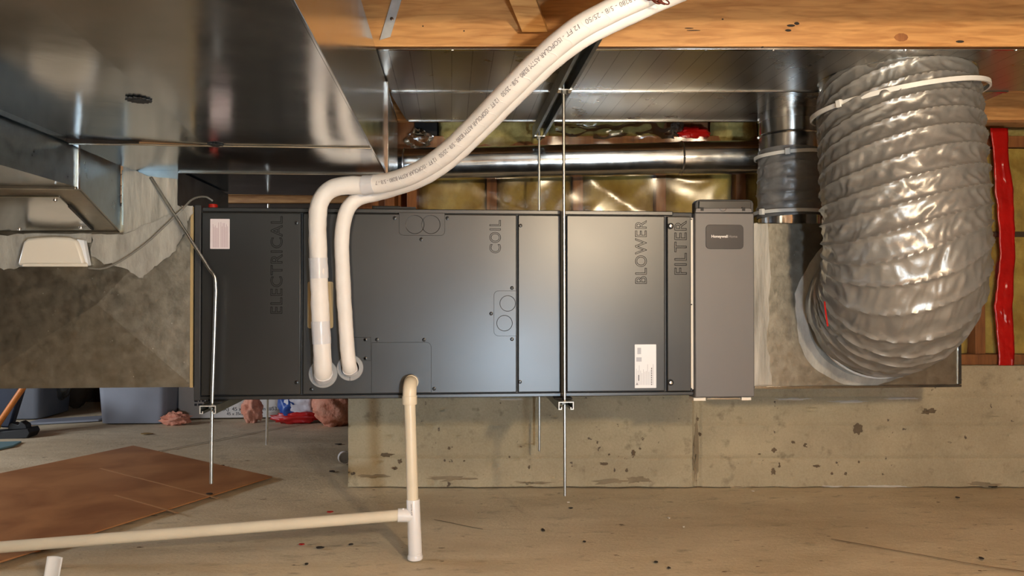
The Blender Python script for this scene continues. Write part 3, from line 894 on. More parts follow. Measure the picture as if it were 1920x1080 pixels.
for dx, dz in ((0, .0036), (-.0031, -.0018), (.0031, -.0018)):
    cc = PY(1194.5, 720.5, YF - .0071) + Vector((dx * .55, 0, dz * .55)); a = math.atan2(dz, dx)
    mb.add([cc + Vector((math.cos(a + t) * q, 0, math.sin(a + t) * q)) for t, q in ((0, .0024), (PI / 2, .0012), (PI, .0024), (-PI / 2, .0012))], [(0, 1, 2, 3)])
build(mb, 'maker_mark', 'ink_dark', s2, smooth=False)
lines(s2, [(1221, 1222.6, 690 + 4.2 * k, 692.6 + 4.2 * k) for k in range(8)] + [(1197, 1198.4, 703, 714)], .0071, 'ink_dark')
# tan plate behind the pipes
plate('tan_label', 577.5, 625.5, 528, 615.5, .006, p_co, 'tan_plate', .0062, .0012, .0003)
# round grommet flanges where the lines enter
FL1, FL2 = PY(606, 700.5, YF - .007), PY(656.5, 689.5, YF - .007)
for c_, r in ((FL1, .0385), (FL2, .0355)):
    fl = build(MB().lathe([(r, 0), (r, .003), (r * .97, .004), (.024, .004), (.024, 0)], c_, (0, -1, 0), 40), 'pipe_flange', 'flange_grey', p_co)
build(MB().box(FL2 + Vector((-.0006, -.0045, -.035)), FL2 + Vector((.0006, -.0035, -.02))), 'flange_slit', 'black', p_co)
# flat bracket lying on top of the cabinet
build(MB().box((FX(700), YF + .01, ZTOP + .001), (FX(779), YF + .3, ZTOP + .009)), 'top_bracket', 'black', ah)
build(MB().box((FX(690), YF + .1, ZTOP + .01), (FX(745), YF + .3, ZTOP + .022)), 'top_bracket', 'black', ah)
gr = PY(399.5, 380, YF + .06); gr.z = ZTOP + .001
build(MB().lathe([(.0125, 0), (.0125, .013), (.011, .016), (.003, .016)], gr, (0, 0, 1), 20), 'cable_grommet', 'red_plastic', ah, label='small red cable grommet')
# pale edge next to the filter cabinet
build(MB().box((FX(1295), YF - .002, ZPB + .004), (FX(1299.5), YF + .03, ZPT - .004)), 'side_trim', 'white_plastic', ah)
for py in (411, 571, 729): build(MB().lathe([(.002, 0), (.0018, .002), (0, .0022)], PY(1296.5, py, YF - .002), (0, -1, 0), 8), 'rivet', 'black', ah)

# =================================================================== FILTER CABINET
fc = thing('filter_cabinet', 'tall grey air filter cabinet with a badge beside the flexible ducts', 'filter cabinet', (FX(1357), YF + .2, .42))
YC = YF - .012
cx = lambda px: PY(px, 560, YC).x
cz = lambda py: PY(1357, py, YC).z
build(MB().box((cx(1302), YC + .006, cz(746)), (cx(1411), YF + .5, cz(400))), 'housing', 'panel_grey', fc, bevel=.002)
dr = build(MB().box((cx(1302), YC - .006, cz(744.5)), (cx(1413), YC + .005, cz(399.5))), 'door', 'panel_grey', fc, bevel=.003)
hx = [(1303.5, 399), (1303.5, 380), (1307, 375.5), (1312, 374), (1404, 374), (1410, 376), (1413, 381), (1413, 399)]
build(MB().prism([PY(x, y, YC + .004) for x, y in hx], (0, .03, 0)), 'handle_shell', 'cabinet', fc, bevel=.002)
build(MB().prism([PY(x, y, YC - .004) for x, y in ((1311, 391), (1311, 377), (1408, 377), (1408, 391))], (0, .01, 0)), 'handle_recess', 'panel', fc, bevel=.001)
lip = build(MB().prism([PY(x, y, YC - .008) for x, y in ((1304, 398.5), (1305, 391.5), (1308, 390.5), (1405, 390.5), (1409, 392), (1410, 398.5))], (0, .014, 0)), 'handle_lip', 'panel_grey', fc, bevel=.001)
for px in (1316.5, 1394.5):
    build(MB().prism([PY(x + px, y, YC - .0085) for x, y in ((-3, 395.5), (-3, 388.5), (3, 388.5), (3, 395.5))], (0, .005, 0)), 'latch_slot', 'black', fc)
c_ = PY(1355.5, 391, YC - .0085)
build(MB().tube([c_ + Vector((math.cos(a) * .009, 0, math.sin(a) * .0075)) for a in [PI + PI * i / 16 for i in range(17)]], .0006, 5), 'thumb_mark', 'emboss', fc)
def crr(pa, pb, pt, pbm, r, y):
    pts = []
    x0, x1, z0, z1 = PY(pa, 450, y).x, PY(pb, 450, y).x, PY(1357, pbm, y).z, PY(1357, pt, y).z
    for (qx, qz, a0) in ((x1 - r, z1 - r, 0), (x0 + r, z1 - r, 90), (x0 + r, z0 + r, 180), (x1 - r, z0 + r, 270)):
        for k in range(7):
            a = math.radians(a0 + 15 * k); pts.append(Vector((qx + r * math.cos(a), y, qz + r * math.sin(a))))
    return pts
bd = build(MB().prism(crr(1323, 1393.5, 421.5, 467, .011, YC - .0055), (0, -.0030, 0)), 'badge', 'badge', dr, bevel=.001)
def logo(txt, pa, pb, pyb, h, m, bold):
    vs, fs = text_mesh(txt, 1.0, bold=bold)
    xs = [v.x for v in vs]; a0, a1 = min(xs), max(xs)
    X0, X1 = PY(pa, pyb, YC - .0088).x, PY(pb, pyb, YC - .0088).x; z0 = PY(1357, pyb, YC).z
    s = (X1 - X0) / (a1 - a0); sz = h * YF / FPX / .72
    build(MB().add([(X0 + (v.x - a0) * s, YC - .0088, z0 + v.y * sz) for v in vs], fs), 'lettering', m, dr, smooth=False)
logo('Honeywell', 1334, 1364.5, 446, 5.2, 'logo_white', .022)
logo('Home', 1366.5, 1382.5, 446, 5.2, 'logo_grey', -.004)
build(MB().box((cx(1301), YC + .004, cz(751.5)), (cx(1324), YC + .05, cz(745.5))), 'foot_bracket', 'white_plastic', fc, bevel=.001)
build(MB().box((cx(1391), YC + .004, cz(751.5)), (cx(1409), YC + .05, cz(745.5))), 'foot_bracket', 'white_plastic', fc, bevel=.001)
build(MB().box((cx(1326), YC + .006, cz(750)), (cx(1390), YC + .05, cz(746))), 'foot_rail', 'galvanized', fc, bevel=.001)

# =================================================================== RETURN PLENUM
YR = 2.30
rp = thing('return_plenum', 'galvanized return plenum box smeared with sealant behind the big flexible duct', 'plenum', (1.0, 2.5, .42))
rx = lambda px: PY(px, 600, YR).x
rz = lambda py: PY(1600, py, YR).z
build(MB().box((rx(1400), YR, rz(725)), (rx(1799), 2.70, rz(419))), 'box', 'galvanized_dull', rp, bevel=.003)
build(MB().box((rx(1413), YR - .006, rz(727.5)), (rx(1800), YR + .004, rz(722.5))), 'edge_flange', 'galvanized', rp, bevel=.001)
build(MB().box((rx(1794), YR - .004, rz(722)), (rx(1801), YR + .003, rz(600))), 'edge_flange', 'galvanized', rp, bevel=.001)
build(blob([(1411, 419), (1440, 419), (1444, 520), (1438, 640), (1446, 721), (1411, 722)], lambda x, y: PY(x, y, YR - .001), .004, 11, 4), 'sealant_smear', 'mastic_upright', rp)
HC = PY(1632, 577, YR - .001)
RB = 0.203
def annulus(c, r0f, r1f, th, n=72):
    mb = MB(); vs = []
    for i in range(n):
        a = 2 * PI * i / n
        e = Vector((math.cos(a), 0, math.sin(a)))
        vs += [c + e * r0f(a), c + e * r1f(a), c + e * (r0f(a) * .6 + r1f(a) * .4) + Vector((0, -th, 0))]
    fs = []
    for i in range(n):
        j = (i + 1) % n
        fs += [(i * 3, j * 3, j * 3 + 2, i * 3 + 2), (i * 3 + 2, j * 3 + 2, j * 3 + 1, i * 3 + 1)]
    return mb.add(vs, fs)
build(annulus(HC, lambda a: RB - .01, lambda a: RB + .034 + .016 * max(0, -math.cos(a) - math.sin(a) - .9) * 2 + .012 * nz(math.cos(a) * 2.4, math.sin(a) * 2.4, 1) + .006 * nz(math.cos(a) * 9, math.sin(a) * 9), .012), 'sealant_ring', 'mastic', rp)
build(MB().lathe([(RB - .012, 0), (RB - .012, .06), (RB - .015, .06)], HC, (0, -1, 0), 60), 'collar', 'galvanized_blue', rp)
zrt = rz(419)

# =================================================================== FLEXIBLE DUCTS
def flex(path, R, pitch, seg, wr, seed, depth=.055, step=.0042, helix=1, tilt=0.0, squeeze=0.0):
    pts = spline(path, step)
    total = sum((pts[i + 1] - pts[i]).length for i in range(len(pts) - 1))
    def rf(s, a, dr_):
        fade = min(1.0, max(0.0, (s - .22) / .2))
        calm = min(1.0, .25 + min(max(s, 0), max(total - s, 0)) / .06)
        s_ = s - tilt * fade * dr_.x * R
        # rings crowd together towards the squeezed end
        turns = s_ / pitch + (squeeze * (1 - math.exp(-max(s_, 0) / .10)) if squeeze else 0)
        ph = (turns - helix * a / (2 * PI)) % 1.0
        sag = abs(math.sin(PI * ph)) ** 0.55
        # diagonal creases: two sets of ridged folds crossing the cloth at an angle
        q_ = a * R
        wob = .05 * noise.noise((q_ * 6, s * 6, seed))
        def fold(t, f1, f2, o):
            c1 = q_ * math.cos(t) + s * math.sin(t); c2 = -q_ * math.sin(t) + s * math.cos(t) + wob
            return 1 - 2.6 * abs(noise.noise((c1 * f1, c2 * f2, seed + o)))
        w1 = fold(.50, 9, 30, 0)
        w2 = fold(-.35, 13, 34, 7)
        w3 = fold(1.1, 16, 40, 3)
        rid = math.exp(-(min(ph, 1 - ph) / .065) ** 2) * .026
        return 1 + rid * calm - depth * sag * .5 * calm + wr * calm * sag * (.6 * w1 + .5 * w2 + .3 * w3 - .35)
    return MB().tube(pts, R, seg, cap=False, rfun=rf, rdir=True)
big = thing('flexible_duct', 'large silver ribbed flexible duct curving down from the joists to the return plenum', 'flexible duct', HC)
ctr = [(HC.x + .0, YR - .03, HC.z), (HC.x + .003, YR - .08, HC.z + .002)]
tl = PV(1677, 100, 2.08)
top = Vector((PV(1677, 100, 2.12).x, PV(1677, 100, 2.12).y, JB - .03))
pth = [ctr[0], ctr[1], PY(1652, 574, 2.175) , PY(1672, 562, 2.09), PY(1688, 527, 2.01), PY(1694, 480, 1.975), PY(1693, 420, 1.965), PY(1690, 340, 1.975), PY(1684, 250, 2.01), Vector((PY(1678, 160, 2.05).x, 2.05, JB - .05))]
bigt = build(flex(pth, RB, .044, 300, .034, 1, helix=1, step=.0034, depth=.06, tilt=.16, squeeze=4.0), 'sleeve', 'flex_silver', big, angle=60)
TT = pth[-1]
build(MB().lathe([(RB - .006, 0), (RB - .006, .044), (RB - .002, .047)], TT + Vector((0, 0, -.002)), (0, 0, 1), 60), 'collar', 'galvanized_bright', big)
def tie(c, ax, R, par, w=.0075, head=None, tilt=0):
    ax = Vector(ax).normalized()
    mb = MB().lathe([(R - .003, -w), (R + .0025, -w), (R + .0025, w), (R - .003, w)], c, ax, 64)
    mb.f = [f for f in mb.f if len(f) == 4]
    o = build(mb, 'zip_tie', 'zip_tie', par)
    if head is not None:
        h = Vector(head)
        d_ = (h - Vector(c)); d_ -= ax * d_.dot(ax); d_.normalize()
        hp = Vector(c) + d_ * (R + .003); t_ = ax.cross(d_)
        mbh = MB().hexa([hp + t_ * sx * .008 + ax * sy * .010 + d_ * sd for sd in (-.004, .008) for sx, sy in ((-1, -1), (1, -1), (1, 1), (-1, 1))])
        build(mbh, 'tie_head', 'zip_tie', o, bevel=.002)
    return o
tc_ = TT + Vector((.002, -.004, -.026))
tie(tc_, (-0.13, 0.02, 1), RB + .0205, big, .006, PY(1553, 148, 1.95))
tie(HC + Vector((.003, -.045, 0)), (0, -1, 0), RB + .009, big, .006, PY(1502, 605, 2.25))
# red thread caught in the bend
tag(build(MB().tube(spline([PY(1546, 566, 2.02), PY(1548, 585, 2.0), PY(1552, 612, 1.985)], .01), .0022, 6), 'red_tape_scrap', 'red_tape'), 'sliver of red tape showing in the fold of the big silver duct', 'tape')

sm = thing('flexible_duct', 'small grey flexible duct hanging behind the large silver one', 'flexible duct', PY(1480, 400, 2.46))
sc_ = PY(1481, 300, 2.47); SR = .098
build(MB().lathe([(SR + .004, 0), (SR + .003, -.03), (SR, -.03), (SR, -.145)], (sc_.x, sc_.y, JB - .004), (0, 0, 1), 48), 'collar', 'galvanized_bright', sm)
build(MB().lathe([(SR + .002, 0), (SR + .005, .004), (SR + .002, .008)], (sc_.x, sc_.y, JB - .085), (0, 0, 1), 48), 'collar_bead', 'galvanized', sm)
zs0 = JB - .135
build(flex([(sc_.x, sc_.y, zs0), (sc_.x - .004, sc_.y - .005, zs0 - .08), (sc_.x - .006, sc_.y, zs0 - .15), (sc_.x - .004, sc_.y, zrt + .035)], SR + .004, .040, 120, .04, 30, depth=.09), 'sleeve', 'flex_grey', sm, angle=60)
tie((sc_.x, sc_.y, zs0 - .012), (-.05, .0, 1), SR + .013, sm, .0055, PY(1475, 246, 2.37))
tie((sc_.x - .004, sc_.y, zrt + .048), (0, 0, 1), SR + .013, sm, .0055, PY(1416, 399, 2.42))
build(MB().lathe([(SR, 0), (SR, .06)], (sc_.x - .004, sc_.y, zrt - .0), (0, 0, 1), 40), 'collar', 'galvanized', sm)

# =================================================================== ROUND METAL DUCT
rd = thing('round_duct', 'shiny round galvanized duct running level behind the hanger rods', 'duct', PV(1080, 330, 2.78))
RR = .0585
a = PV(735, 309, 2.80); j1 = PV(1277, 297, 2.79); e = PV(1520, 293, 2.79)
build(MB().tube([a, a.lerp(j1, .5), j1], RR, 40), 'pipe_section', 'galvanized_bright', rd)
build(MB().tube([j1 - (j1 - a) * .01, j1.lerp(e, .5), e], RR + .0022, 40), 'pipe_section', 'galvanized_bright', rd)
dv_ = (j1 - a).normalized()
build(MB().lathe([(RR + .002, -.004), (RR + .005, 0), (RR + .002, .004)], j1, dv_, 40), 'crimp_bead', 'nickel', rd)
build(MB().lathe([(RR + .001, -.003), (RR + .004, 0), (RR + .001, .003)], PV(760, 309, 2.80), dv_, 40), 'crimp_bead', 'nickel', rd)

# =================================================================== INSULATED LINES
ls = thing('insulated_pipe', 'thick white insulated refrigerant line printed with lettering, sweeping up to the joists', 'pipe', FL1)
wp = [(605.5, 706, 2.128), (606, 698, 2.105), (605, 680, 2.093), (602, 620, 2.09), (599, 545, 2.088), (596.5, 470, 2.085), (595.5, 415, 2.085), (600, 380, 2.083), (618, 356, 2.08), (650, 348, 2.075), (690, 347, 2.065), (735, 340, 2.035), (785, 321, 1.985), (835, 288, 1.92), (890, 236, 1.84), (950, 174, 1.75), (1015, 110, 1.665), (1075, 60, 1.605), (1135, 26, 1.58), (1195, -2, 1.575), (1258, -30, 1.575), (1330, -58, 1.575), (1480, -100, 1.57), (1700, -125, 1.55), (2000, -135, 1.53), (2400, -140, 1.50)]
A_ = [PY(*q) for q in wp]
RA = .0235
pa_ = spline(A_, .006)
def dents(seed, amp):
    return lambda s, a: 1 + amp * nz(math.cos(a) * 1.5 + seed, math.sin(a) * 1.5, s * 22) + amp * .6 * nz(math.cos(a) * 3, math.sin(a) * 3, s * 60 + seed)
jn = min(range(len(pa_)), key=lambda i: (pa_[i] - PY(699, 346, 2.06)).length)
build(MB().tube(pa_[:jn + 1], RA, 22, rfun=dents(1, .07)), 'insulation_sleeve', 'white_insulation', ls)
build(MB().tube(pa_[jn:], RA + .0015, 22, rfun=dents(4, .03)), 'insulation_sleeve', 'white_insulation', ls)
for pya, pyb in ((483, 522), (603, 645)):
    i0 = min(range(jn), key=lambda i: abs(pa_[i].z - PY(600, pya, 2.09).z)); i1 = min(range(jn), key=lambda i: abs(pa_[i].z - PY(600, pyb, 2.09).z))
    i0, i1 = sorted((i0, i1))
    build(MB().tube(pa_[i0:i1 + 1], RA + .0012, 22, rfun=dents(1, .05)), 'tape_band', 'tape_white', ls)
build(MB().tube(pa_[jn - 5:jn + 2], RA + .0022, 22, rfun=dents(2, .08)), 'tape_band', 'tape_white', ls)
build(MB().tube([pa_[0], pa_[1], pa_[2], pa_[3], pa_[4]], RA + .0016, 22, rfun=dents(6, .09)), 'tape_band', 'tape_white', ls)
# thin wrap creases on the long sleeve
cum = [0]
for i in range(1, len(pa_)): cum.append(cum[-1] + (pa_[i] - pa_[i - 1]).length)
def frame(s):
    i = max(0, min(len(pa_) - 2, next((k for k in range(len(cum) - 1) if cum[k + 1] >= s), len(cum) - 2)))
    t = (s - cum[i]) / max(1e-6, cum[i + 1] - cum[i])
    return pa_[i].lerp(pa_[i + 1], t), (pa_[i + 1] - pa_[i]).normalized()
def on_pipe(s, h, R):
    """s along the sleeve, h around it (0 faces the camera, + upward on screen)"""
    p, t = frame(s)
    f = (Vector((0, 0, EYE)) - p); f -= t * f.dot(t); f.normalize()
    w = f.cross(t); 
    if w.z < 0: w = -w
    a = h / R
    return p + (f * math.cos(a) + w * math.sin(a)) * R
for s in [cum[jn] + .05 + .043 * k for k in range(28)]:
    if s > cum[-1] - .02: break
    p, t = frame(s)
    build(MB().tube([on_pipe(s + .004 * math.sin(q * .5), -.024 + .0032 * q, RA + .0010) for q in range(11)], .0011, 5), 'wrap_crease', 'white_insulation', ls)
STR = 'ISOPOLAR ASTM B280 - 5/8 - 25/50   12 FT - '
vs, fs = text_mesh(STR * 3 + 'ISOPOLAR ASTM B280 - 5/8 - 7', 1.0)
hh = .0105 / .72
s_start = cum[min(range(len(pa_)), key=lambda i: (pa_[i] - PY(1258, -30, 1.575)).length)]
xs = max(v.x for v in vs)
length = s_start - (cum[jn] + .02)
kx = min(length / xs, .0165)
o_ = [on_pipe(s_start - v.x * (length / xs), .0085 - v.y * hh, RA + .0023) for v in vs]
build(MB().add(o_, fs), 'lettering', 'ink_pipe', ls, smooth=False)

ls2 = thing('insulated_pipe', 'thinner white insulated line tucked behind the first, curving down beside it', 'pipe', FL2)
wq = [(657, 694, 2.128), (655, 686, 2.105), (652, 660, 2.098), (647, 590, 2.098), (643, 520, 2.098), (641, 460, 2.1), (644, 420, 2.1), (654, 388, 2.105), (676, 370, 2.11), (712, 362, 2.11)]
B_ = [PY(*q) for q in wq]
for q in A_[12:]:
    t = q - A_[A_.index(q) - 1]; t.normalize()
    dn = Vector((t.z, 0, -t.x)).normalized()
    B_.append(q + dn * .0150 + Vector((0, .037, 0)))
pb_ = spline(B_, .006)
build(MB().tube(pb_, [.019 + .001 * min(1, i / 60) for i in range(len(pb_))], 20, rfun=dents(9, .06)), 'insulation_sleeve', 'white_insulation', ls2)
build(MB().tube(pb_[:4], .0205, 20, rfun=dents(3, .08)), 'tape_band', 'tape_white', ls2)

# rusty chain holding the lines at the top
ch = thing('hanging_chain', 'short rusty chain looped around the white pipe at the top', 'chain', PY(1230, 5, 1.545))
prev = None
for k, (px, py) in enumerate(((1213, -5), (1222, -1), (1231, 2), (1239, 5), (1247, 3))):
    c_ = PY(px, py, 1.545)
    pts = []
    for i in range(17):
        a = 2 * PI * i / 16
        pts.append(c_ + Vector((math.cos(a) * .0085, math.sin(a) * .004 * (k % 2), math.sin(a) * (.0045 if k % 2 == 0 else .0012) - .0 + math.cos(a) * -.003)))
    build(MB().tube(pts, .0016, 6, cap=False), 'chain_link', 'rust', ch)

# =================================================================== DRAIN
dp = thing('drain_pipe', 'cream plastic condensate drain pipe with a tee standing on the floor', 'pipe', PZ(779, 1040, 0))
DY = 2.078
el = [PY(771, 716, YF - .004), PY(770.5, 717, 2.118), PY(769, 721, 2.092), PY(768, 733, DY), PY(768, 748, DY)]
build(MB().tube(spline(el, .004), .0185, 22), 'elbow', 'pvc_cream', dp)
build(MB().lathe([(.0195, 0), (.0195, .020), (.018, .021)], PY(771.5, 715.5, YF - .006), (0, -1, 0), 28), 'wall_socket', 'pvc_cream', dp)
build(MB().lathe([(.0195, 0), (.0200, .003), (.0200, .022), (.0185, .024)], PY(768, 758, DY), (0, 0, 1), 28), 'elbow_socket', 'pvc_cream', dp)
pt_, pb2 = PY(768, 750, DY), PY(774, 945, DY)
build(MB().tube([pt_, pb2], .0152, 24), 'riser_pipe', 'pvc_cream', dp)
tt, tb = PY(774.5, 936, DY), PY(778.5, 1036, DY)
tee = build(MB().tube([tt, tt.lerp(tb, .02), tt.lerp(tb, .62)], [.0170, .0178, .0178], 26), 'tee', 'pvc_white', dp)
tm = tt.lerp(tb, .30); left = PY(746, 966, DY - .002)
build(MB().tube([tm, left], .0178, 26), 'tee_branch', 'pvc_white', dp)
build(MB().tube([tt.lerp(tb, .6), tb], .0182, 26), 'cleanout_stub', 'pvc_white', dp)
tb0 = Vector((tb.x, tb.y, 0.001))
build(MB().lathe([(.0175, 0), (.020, .002), (.0205, .008), (.019, .013)], tb0, (0, 0, 1), 26), 'cleanout_cap', 'pvc_white', dp)
build(MB().tube([tb, Vector((tb.x, tb.y, .004))], .0182, 26), 'cleanout_stub', 'pvc_white', dp)
rl = PZ(-60, 1031, .043)
rx2 = rl + (rl - left).normalized() * .9; rx2.z = .026
build(MB().tube([left + Vector((.006, 0, 0)), rl, rx2], .0150, 24), 'run_pipe', 'pvc_cream', dp)
build(MB().lathe([(.003, 0), (.003, .004), (0, .005)], PY(756, 956, DY - .005), (0, 0, 1), 8), 'glue_drip', 'pvc_white', dp)
vs, fs = text_mesh('SCH 40 DWV', 1.0)
x0, x1 = min(v.x for v in vs), max(v.x for v in vs)
axd = (tb - tt).normalized()
o_ = []
for v in vs:
    base = tt.lerp(tb, .27 - .22 * (v.x - x0) / (x1 - x0)); ang = -.004 / .0178 + (.36 - v.y) * .0052 / .0178 * 1.1
    o_.append(base + Vector((math.sin(ang) * .0184, -math.cos(ang) * .0184, 0)))
build(MB().add(o_, fs), 'lettering', 'ink_dark', tee, smooth=False)

# =================================================================== STRUTS AND RODS
def strut_mb(x, y0, y1, ztop, w=.0413, h=.0215, t=.0026, lip=.007):
    """C channel, open side down, running along the depth"""
    o = w / 2
    prof = [(-o, ztop), (o, ztop), (o, ztop - h), (o - .009, ztop - h), (o - .009, ztop - h + lip), (o - .009 + t, ztop - h + lip), (o - .009 + t, ztop - h + t), (o - t, ztop - h + t),
            (o - t, ztop - t), (-o + t, ztop - t), (-o + t, ztop - h + t), (-o + .009 - t, ztop - h + t), (-o + .009 - t, ztop - h + lip), (-o + .009, ztop - h + lip), (-o + .009, ztop - h), (-o, ztop - h)]
    return MB().prism([(x + a_, y0, z) for a_, z in prof], (0, y1 - y0, 0)), prof
RXr, RXl = .308, -.628
SZ = ZB - .005
def nut(p, r=.0095, h=.008):
    return MB().lathe([(r, 0), (r, h)], p, (0, 0, 1), 6)
YRF, YRB = 2.098, 2.712
for x, nm, lab in ((RXr, 'right', 'short steel strut channel carrying the air handler below its center gap'), (RXl, 'left', 'short steel strut channel under the dark left end of the air handler')):
    t = thing('strut_channel', lab, 'strut', (x, 2.06, SZ))
    mb, prof = strut_mb(x, 2.062, 2.76, SZ)
    build(mb, 'channel', 'strut_steel', t, smooth=False)
    build(MB().prism([(x + a_, 2.0615, z) for a_, z in prof], (0, -.001, 0)), 'cut_end', 'strut_cut', t, smooth=False)
    build(nut((x, YRF, SZ - .0115)), 'nut', 'zinc', t)
    build(nut((x, YRB, SZ - .0115)), 'nut', 'zinc', t)
    build(MB().box((x - .024, 2.105, SZ), (x + .024, 2.66, ZB - .001)), 'rubber_pad', 'black_rubber', t, bevel=.001)
us = thing('strut_channel', 'long perforated steel strut channel fixed under the joists behind the white pipe', 'strut', (RXr, 2.0, 1.265))
mb, prof = strut_mb(.31, 1.66, 2.745, 1.3055, h=.0405)
build(mb, 'channel', 'strut_steel', us, smooth=False)
for k in range(21):
    y = 1.69 + .05 * k
    build(MB().box((.31 - .007, y - .014, 1.2995), (.31 + .007, y + .014, 1.3025)), 'slot', 'nickel' if k % 2 else 'black', us)
for y in (YRF, YRB):
    build(MB().box((.31 - .019, y - .017, 1.2625), (.31 + .019, y + .017, 1.2655)), 'square_washer', 'nickel', us, bevel=.0005)
    build(nut((.31, y, 1.2545)), 'nut', 'zinc', us)
def rod_mb(path, r=.0043):
    pts = []
    for i in range(len(path) - 1):
        a_, b_ = Vector(path[i]), Vector(path[i + 1]); n = max(1, int((b_ - a_).length / .0032))
        pts += [a_.lerp(b_, k / n) for k in range(n)]
    pts.append(Vector(path[-1]))
    return MB().tube(pts, [r * (1.04 if i % 2 else .95) for i in range(len(pts))], 10)
zr = lambda px, py, y: PY(px, py, y).z
tag(build(rod_mb([(RXr - .001, YRF, 1.285), (RXr + .002, YRF, zr(1065, 930, YRF))]), 'threaded_rod', 'zinc'), 'threaded rod hanging in front of the gap between coil and blower panels', 'rod', 'hanger rods')
tag(build(rod_mb([(RXr + .002, YRB, 1.285), (RXr + .002, YRB, zr(1016, 846, YRB))], .0042), 'threaded_rod', 'zinc'), 'threaded rod behind the air handler, its tip shadowed on the concrete wall', 'rod', 'hanger rods')
pt0 = PY(283, 333, PYF - .012); pk = PY(405, 524, YRF); pe = PY(396, 907, YRF)
bend = spline([pk + (pt0 - pk).normalized() * .03, pk + Vector((-.003, 0, .006)), pk + Vector((0, 0, -.03))], .003)
tag(build(rod_mb([pt0] + bend + [Vector((RXl, YRF, SZ)), pe]), 'threaded_rod', 'zinc'), 'bent threaded rod crossing the left end of the air handler above the plywood', 'rod', 'hanger rods')
tag(build(rod_mb([(RXl + .002, YRB, ZTOP + .08), (RXl + .002, YRB, .45), PY(500, 834, YRB)], .0042), 'threaded_rod', 'zinc'), 'threaded rod ending over the floor behind the dark electrical panel', 'rod', 'hanger rods')

# =================================================================== RED TAPE
def ribbon(cl, half, v, th=.0012):
    """crumpled tape strip on the plastic"""
    L_, R_ = [], []
    n = 60
    def at(t):
        k = t * (len(cl) - 1); i = min(int(k), len(cl) - 2); f = k - i
        return [cl[i][q] + (cl[i + 1][q] - cl[i][q]) * f for q in range(3)]
    mb = MB()
    vs = []
    for i in range(n + 1):
        x, y, w = at(i / n)
        w *= 1 + .12 * nz(i * .35, 3)
        for j in range(9):
            q = -1 + j / 4
            p = PV(x + w * q + 1.2 * nz(i * .4, 7), y, v - .004 - .006 * abs(nz(q * 2.2, i * .33, 5)) - .004 * abs(nz(q * 5, i * .8, 2)))
            vs.append(p)
    fs = [(i * 9 + j, i * 9 + j + 1, (i + 1) * 9 + j + 1, (i + 1) * 9 + j) for i in range(n) for j in range(8)]
    return mb.add(vs, fs)
o = build(ribbon([(1873, 240, 16.5), (1877, 300, 14), (1883, 360, 17), (1887, 420, 15), (1889, 480, 14), (1884, 540, 16), (1881, 580, 17), (1885, 630, 16), (1887, 660, 15), (1887, 689, 14)], 15, VP_ - .042), 'red_seam_tape', 'red_tape')
md = o.modifiers.new('thick', 'SOLIDIFY'); md.thickness = .0015
tag(o, 'long crumpled strip of red tape down the plastic sheet at right', 'tape')
# red wrapped bundle on the top plate
def lump(c, rx_, ry_, rz_, seed, amp=.25, nu=26, nv=16, f=2.2):
    mb = MB(); vs = []
    for j in range(nv + 1):
        th = PI * j / nv
        for i in range(nu):
            a = 2 * PI * i / nu
            d_ = Vector((math.sin(th) * math.cos(a), math.sin(th) * math.sin(a), math.cos(th)))
            k = 1 + amp * noise.noise(d_ * f + Vector((seed, seed * 2, 0))) + amp * .5 * noise.noise(d_ * f * 2.7 + Vector((0, seed, 3)))
            vs.append(Vector(c) + Vector((d_.x * rx_, d_.y * ry_, d_.z * rz_)) * k)
    fs = [(j * nu + i, j * nu + (i + 1) % nu, (j + 1) * nu + (i + 1) % nu, (j + 1) * nu + i) for j in range(nv) for i in range(nu)]
    return mb.add(vs, fs)
rt = thing('red_tape_bundle', 'red taped bundle lying on the top plate above the round duct', 'tape', PV(1300, 265, VP_ - .02))
c_ = PV(1302, 251, VP_ - .01)
build(lump(c_, .062, .03, .026, 4, .35, f=2.6), 'tape_wrap', 'red_tape', rt, angle=50)
build(lump(PV(1270, 240, VP_ - .0), .022, .02, .028, 8, .5), 'dark_wad', 'dark_brown', rt)
# solid black block for the shade inside the opening at the rim's far end, with a scrap of clear plastic
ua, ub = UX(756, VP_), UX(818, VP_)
o = build(MB().box((ua, VP_ + .02, JB - .06), (ub, VP_ + .09, JB + .2), HW), 'cavity_shade', 'black', wall_upper)
build(MB().box((UX(735, VP_), VP_ - .01, JB - .06), (UX(776, VP_), VP_ + .03, JB + .2), HW), 'blocking', 'stud_wood', wall_upper)
tag(build(lump(PV(785, 262, VP_ - .03), .045, .03, .035, 12, .4), 'plastic_wad', 'clear_plastic', angle=50), 'crumpled clear plastic in the dark corner past the main duct', 'plastic')

# =================================================================== FLOOR THINGS
# sheet of plywood
A = PZ(250, 840, 0); B = PZ(510, 899, 0); D = PZ(0, 893, 0)
dirn = (D - A).normalized(); Cc = B + dirn * 1.25; Dd = A + dirn * 1.25
up = Vector((0, 0, .007)); th = Vector((0, 0, .005))
ply = thing('plywood_sheet', 'brown plywood sheet lying flat on the floor at lower left', 'board', (A + Cc) / 2)
build(MB().hexa([A + up, B + up, Cc + up, Dd + up, A + up + th, B + up + th, Cc + up + th, Dd + up + th]), 'sheet', 'plywood', ply, bevel=.001)
for (p0, p1) in (((188, 878), (408, 934)), ((215, 928), (335, 962))):
    a_, b_ = PZ(*p0, .0122), PZ(*p1, .0122); s_ = Vector((0, 0, 1)).cross((b_ - a_).normalized()) * .004
    build(MB().prism([a_ - s_, b_ - s_, b_ + s_, a_ + s_], (0, 0, .0004)), 'scratch', 'ply_scratch', ply, smooth=False)
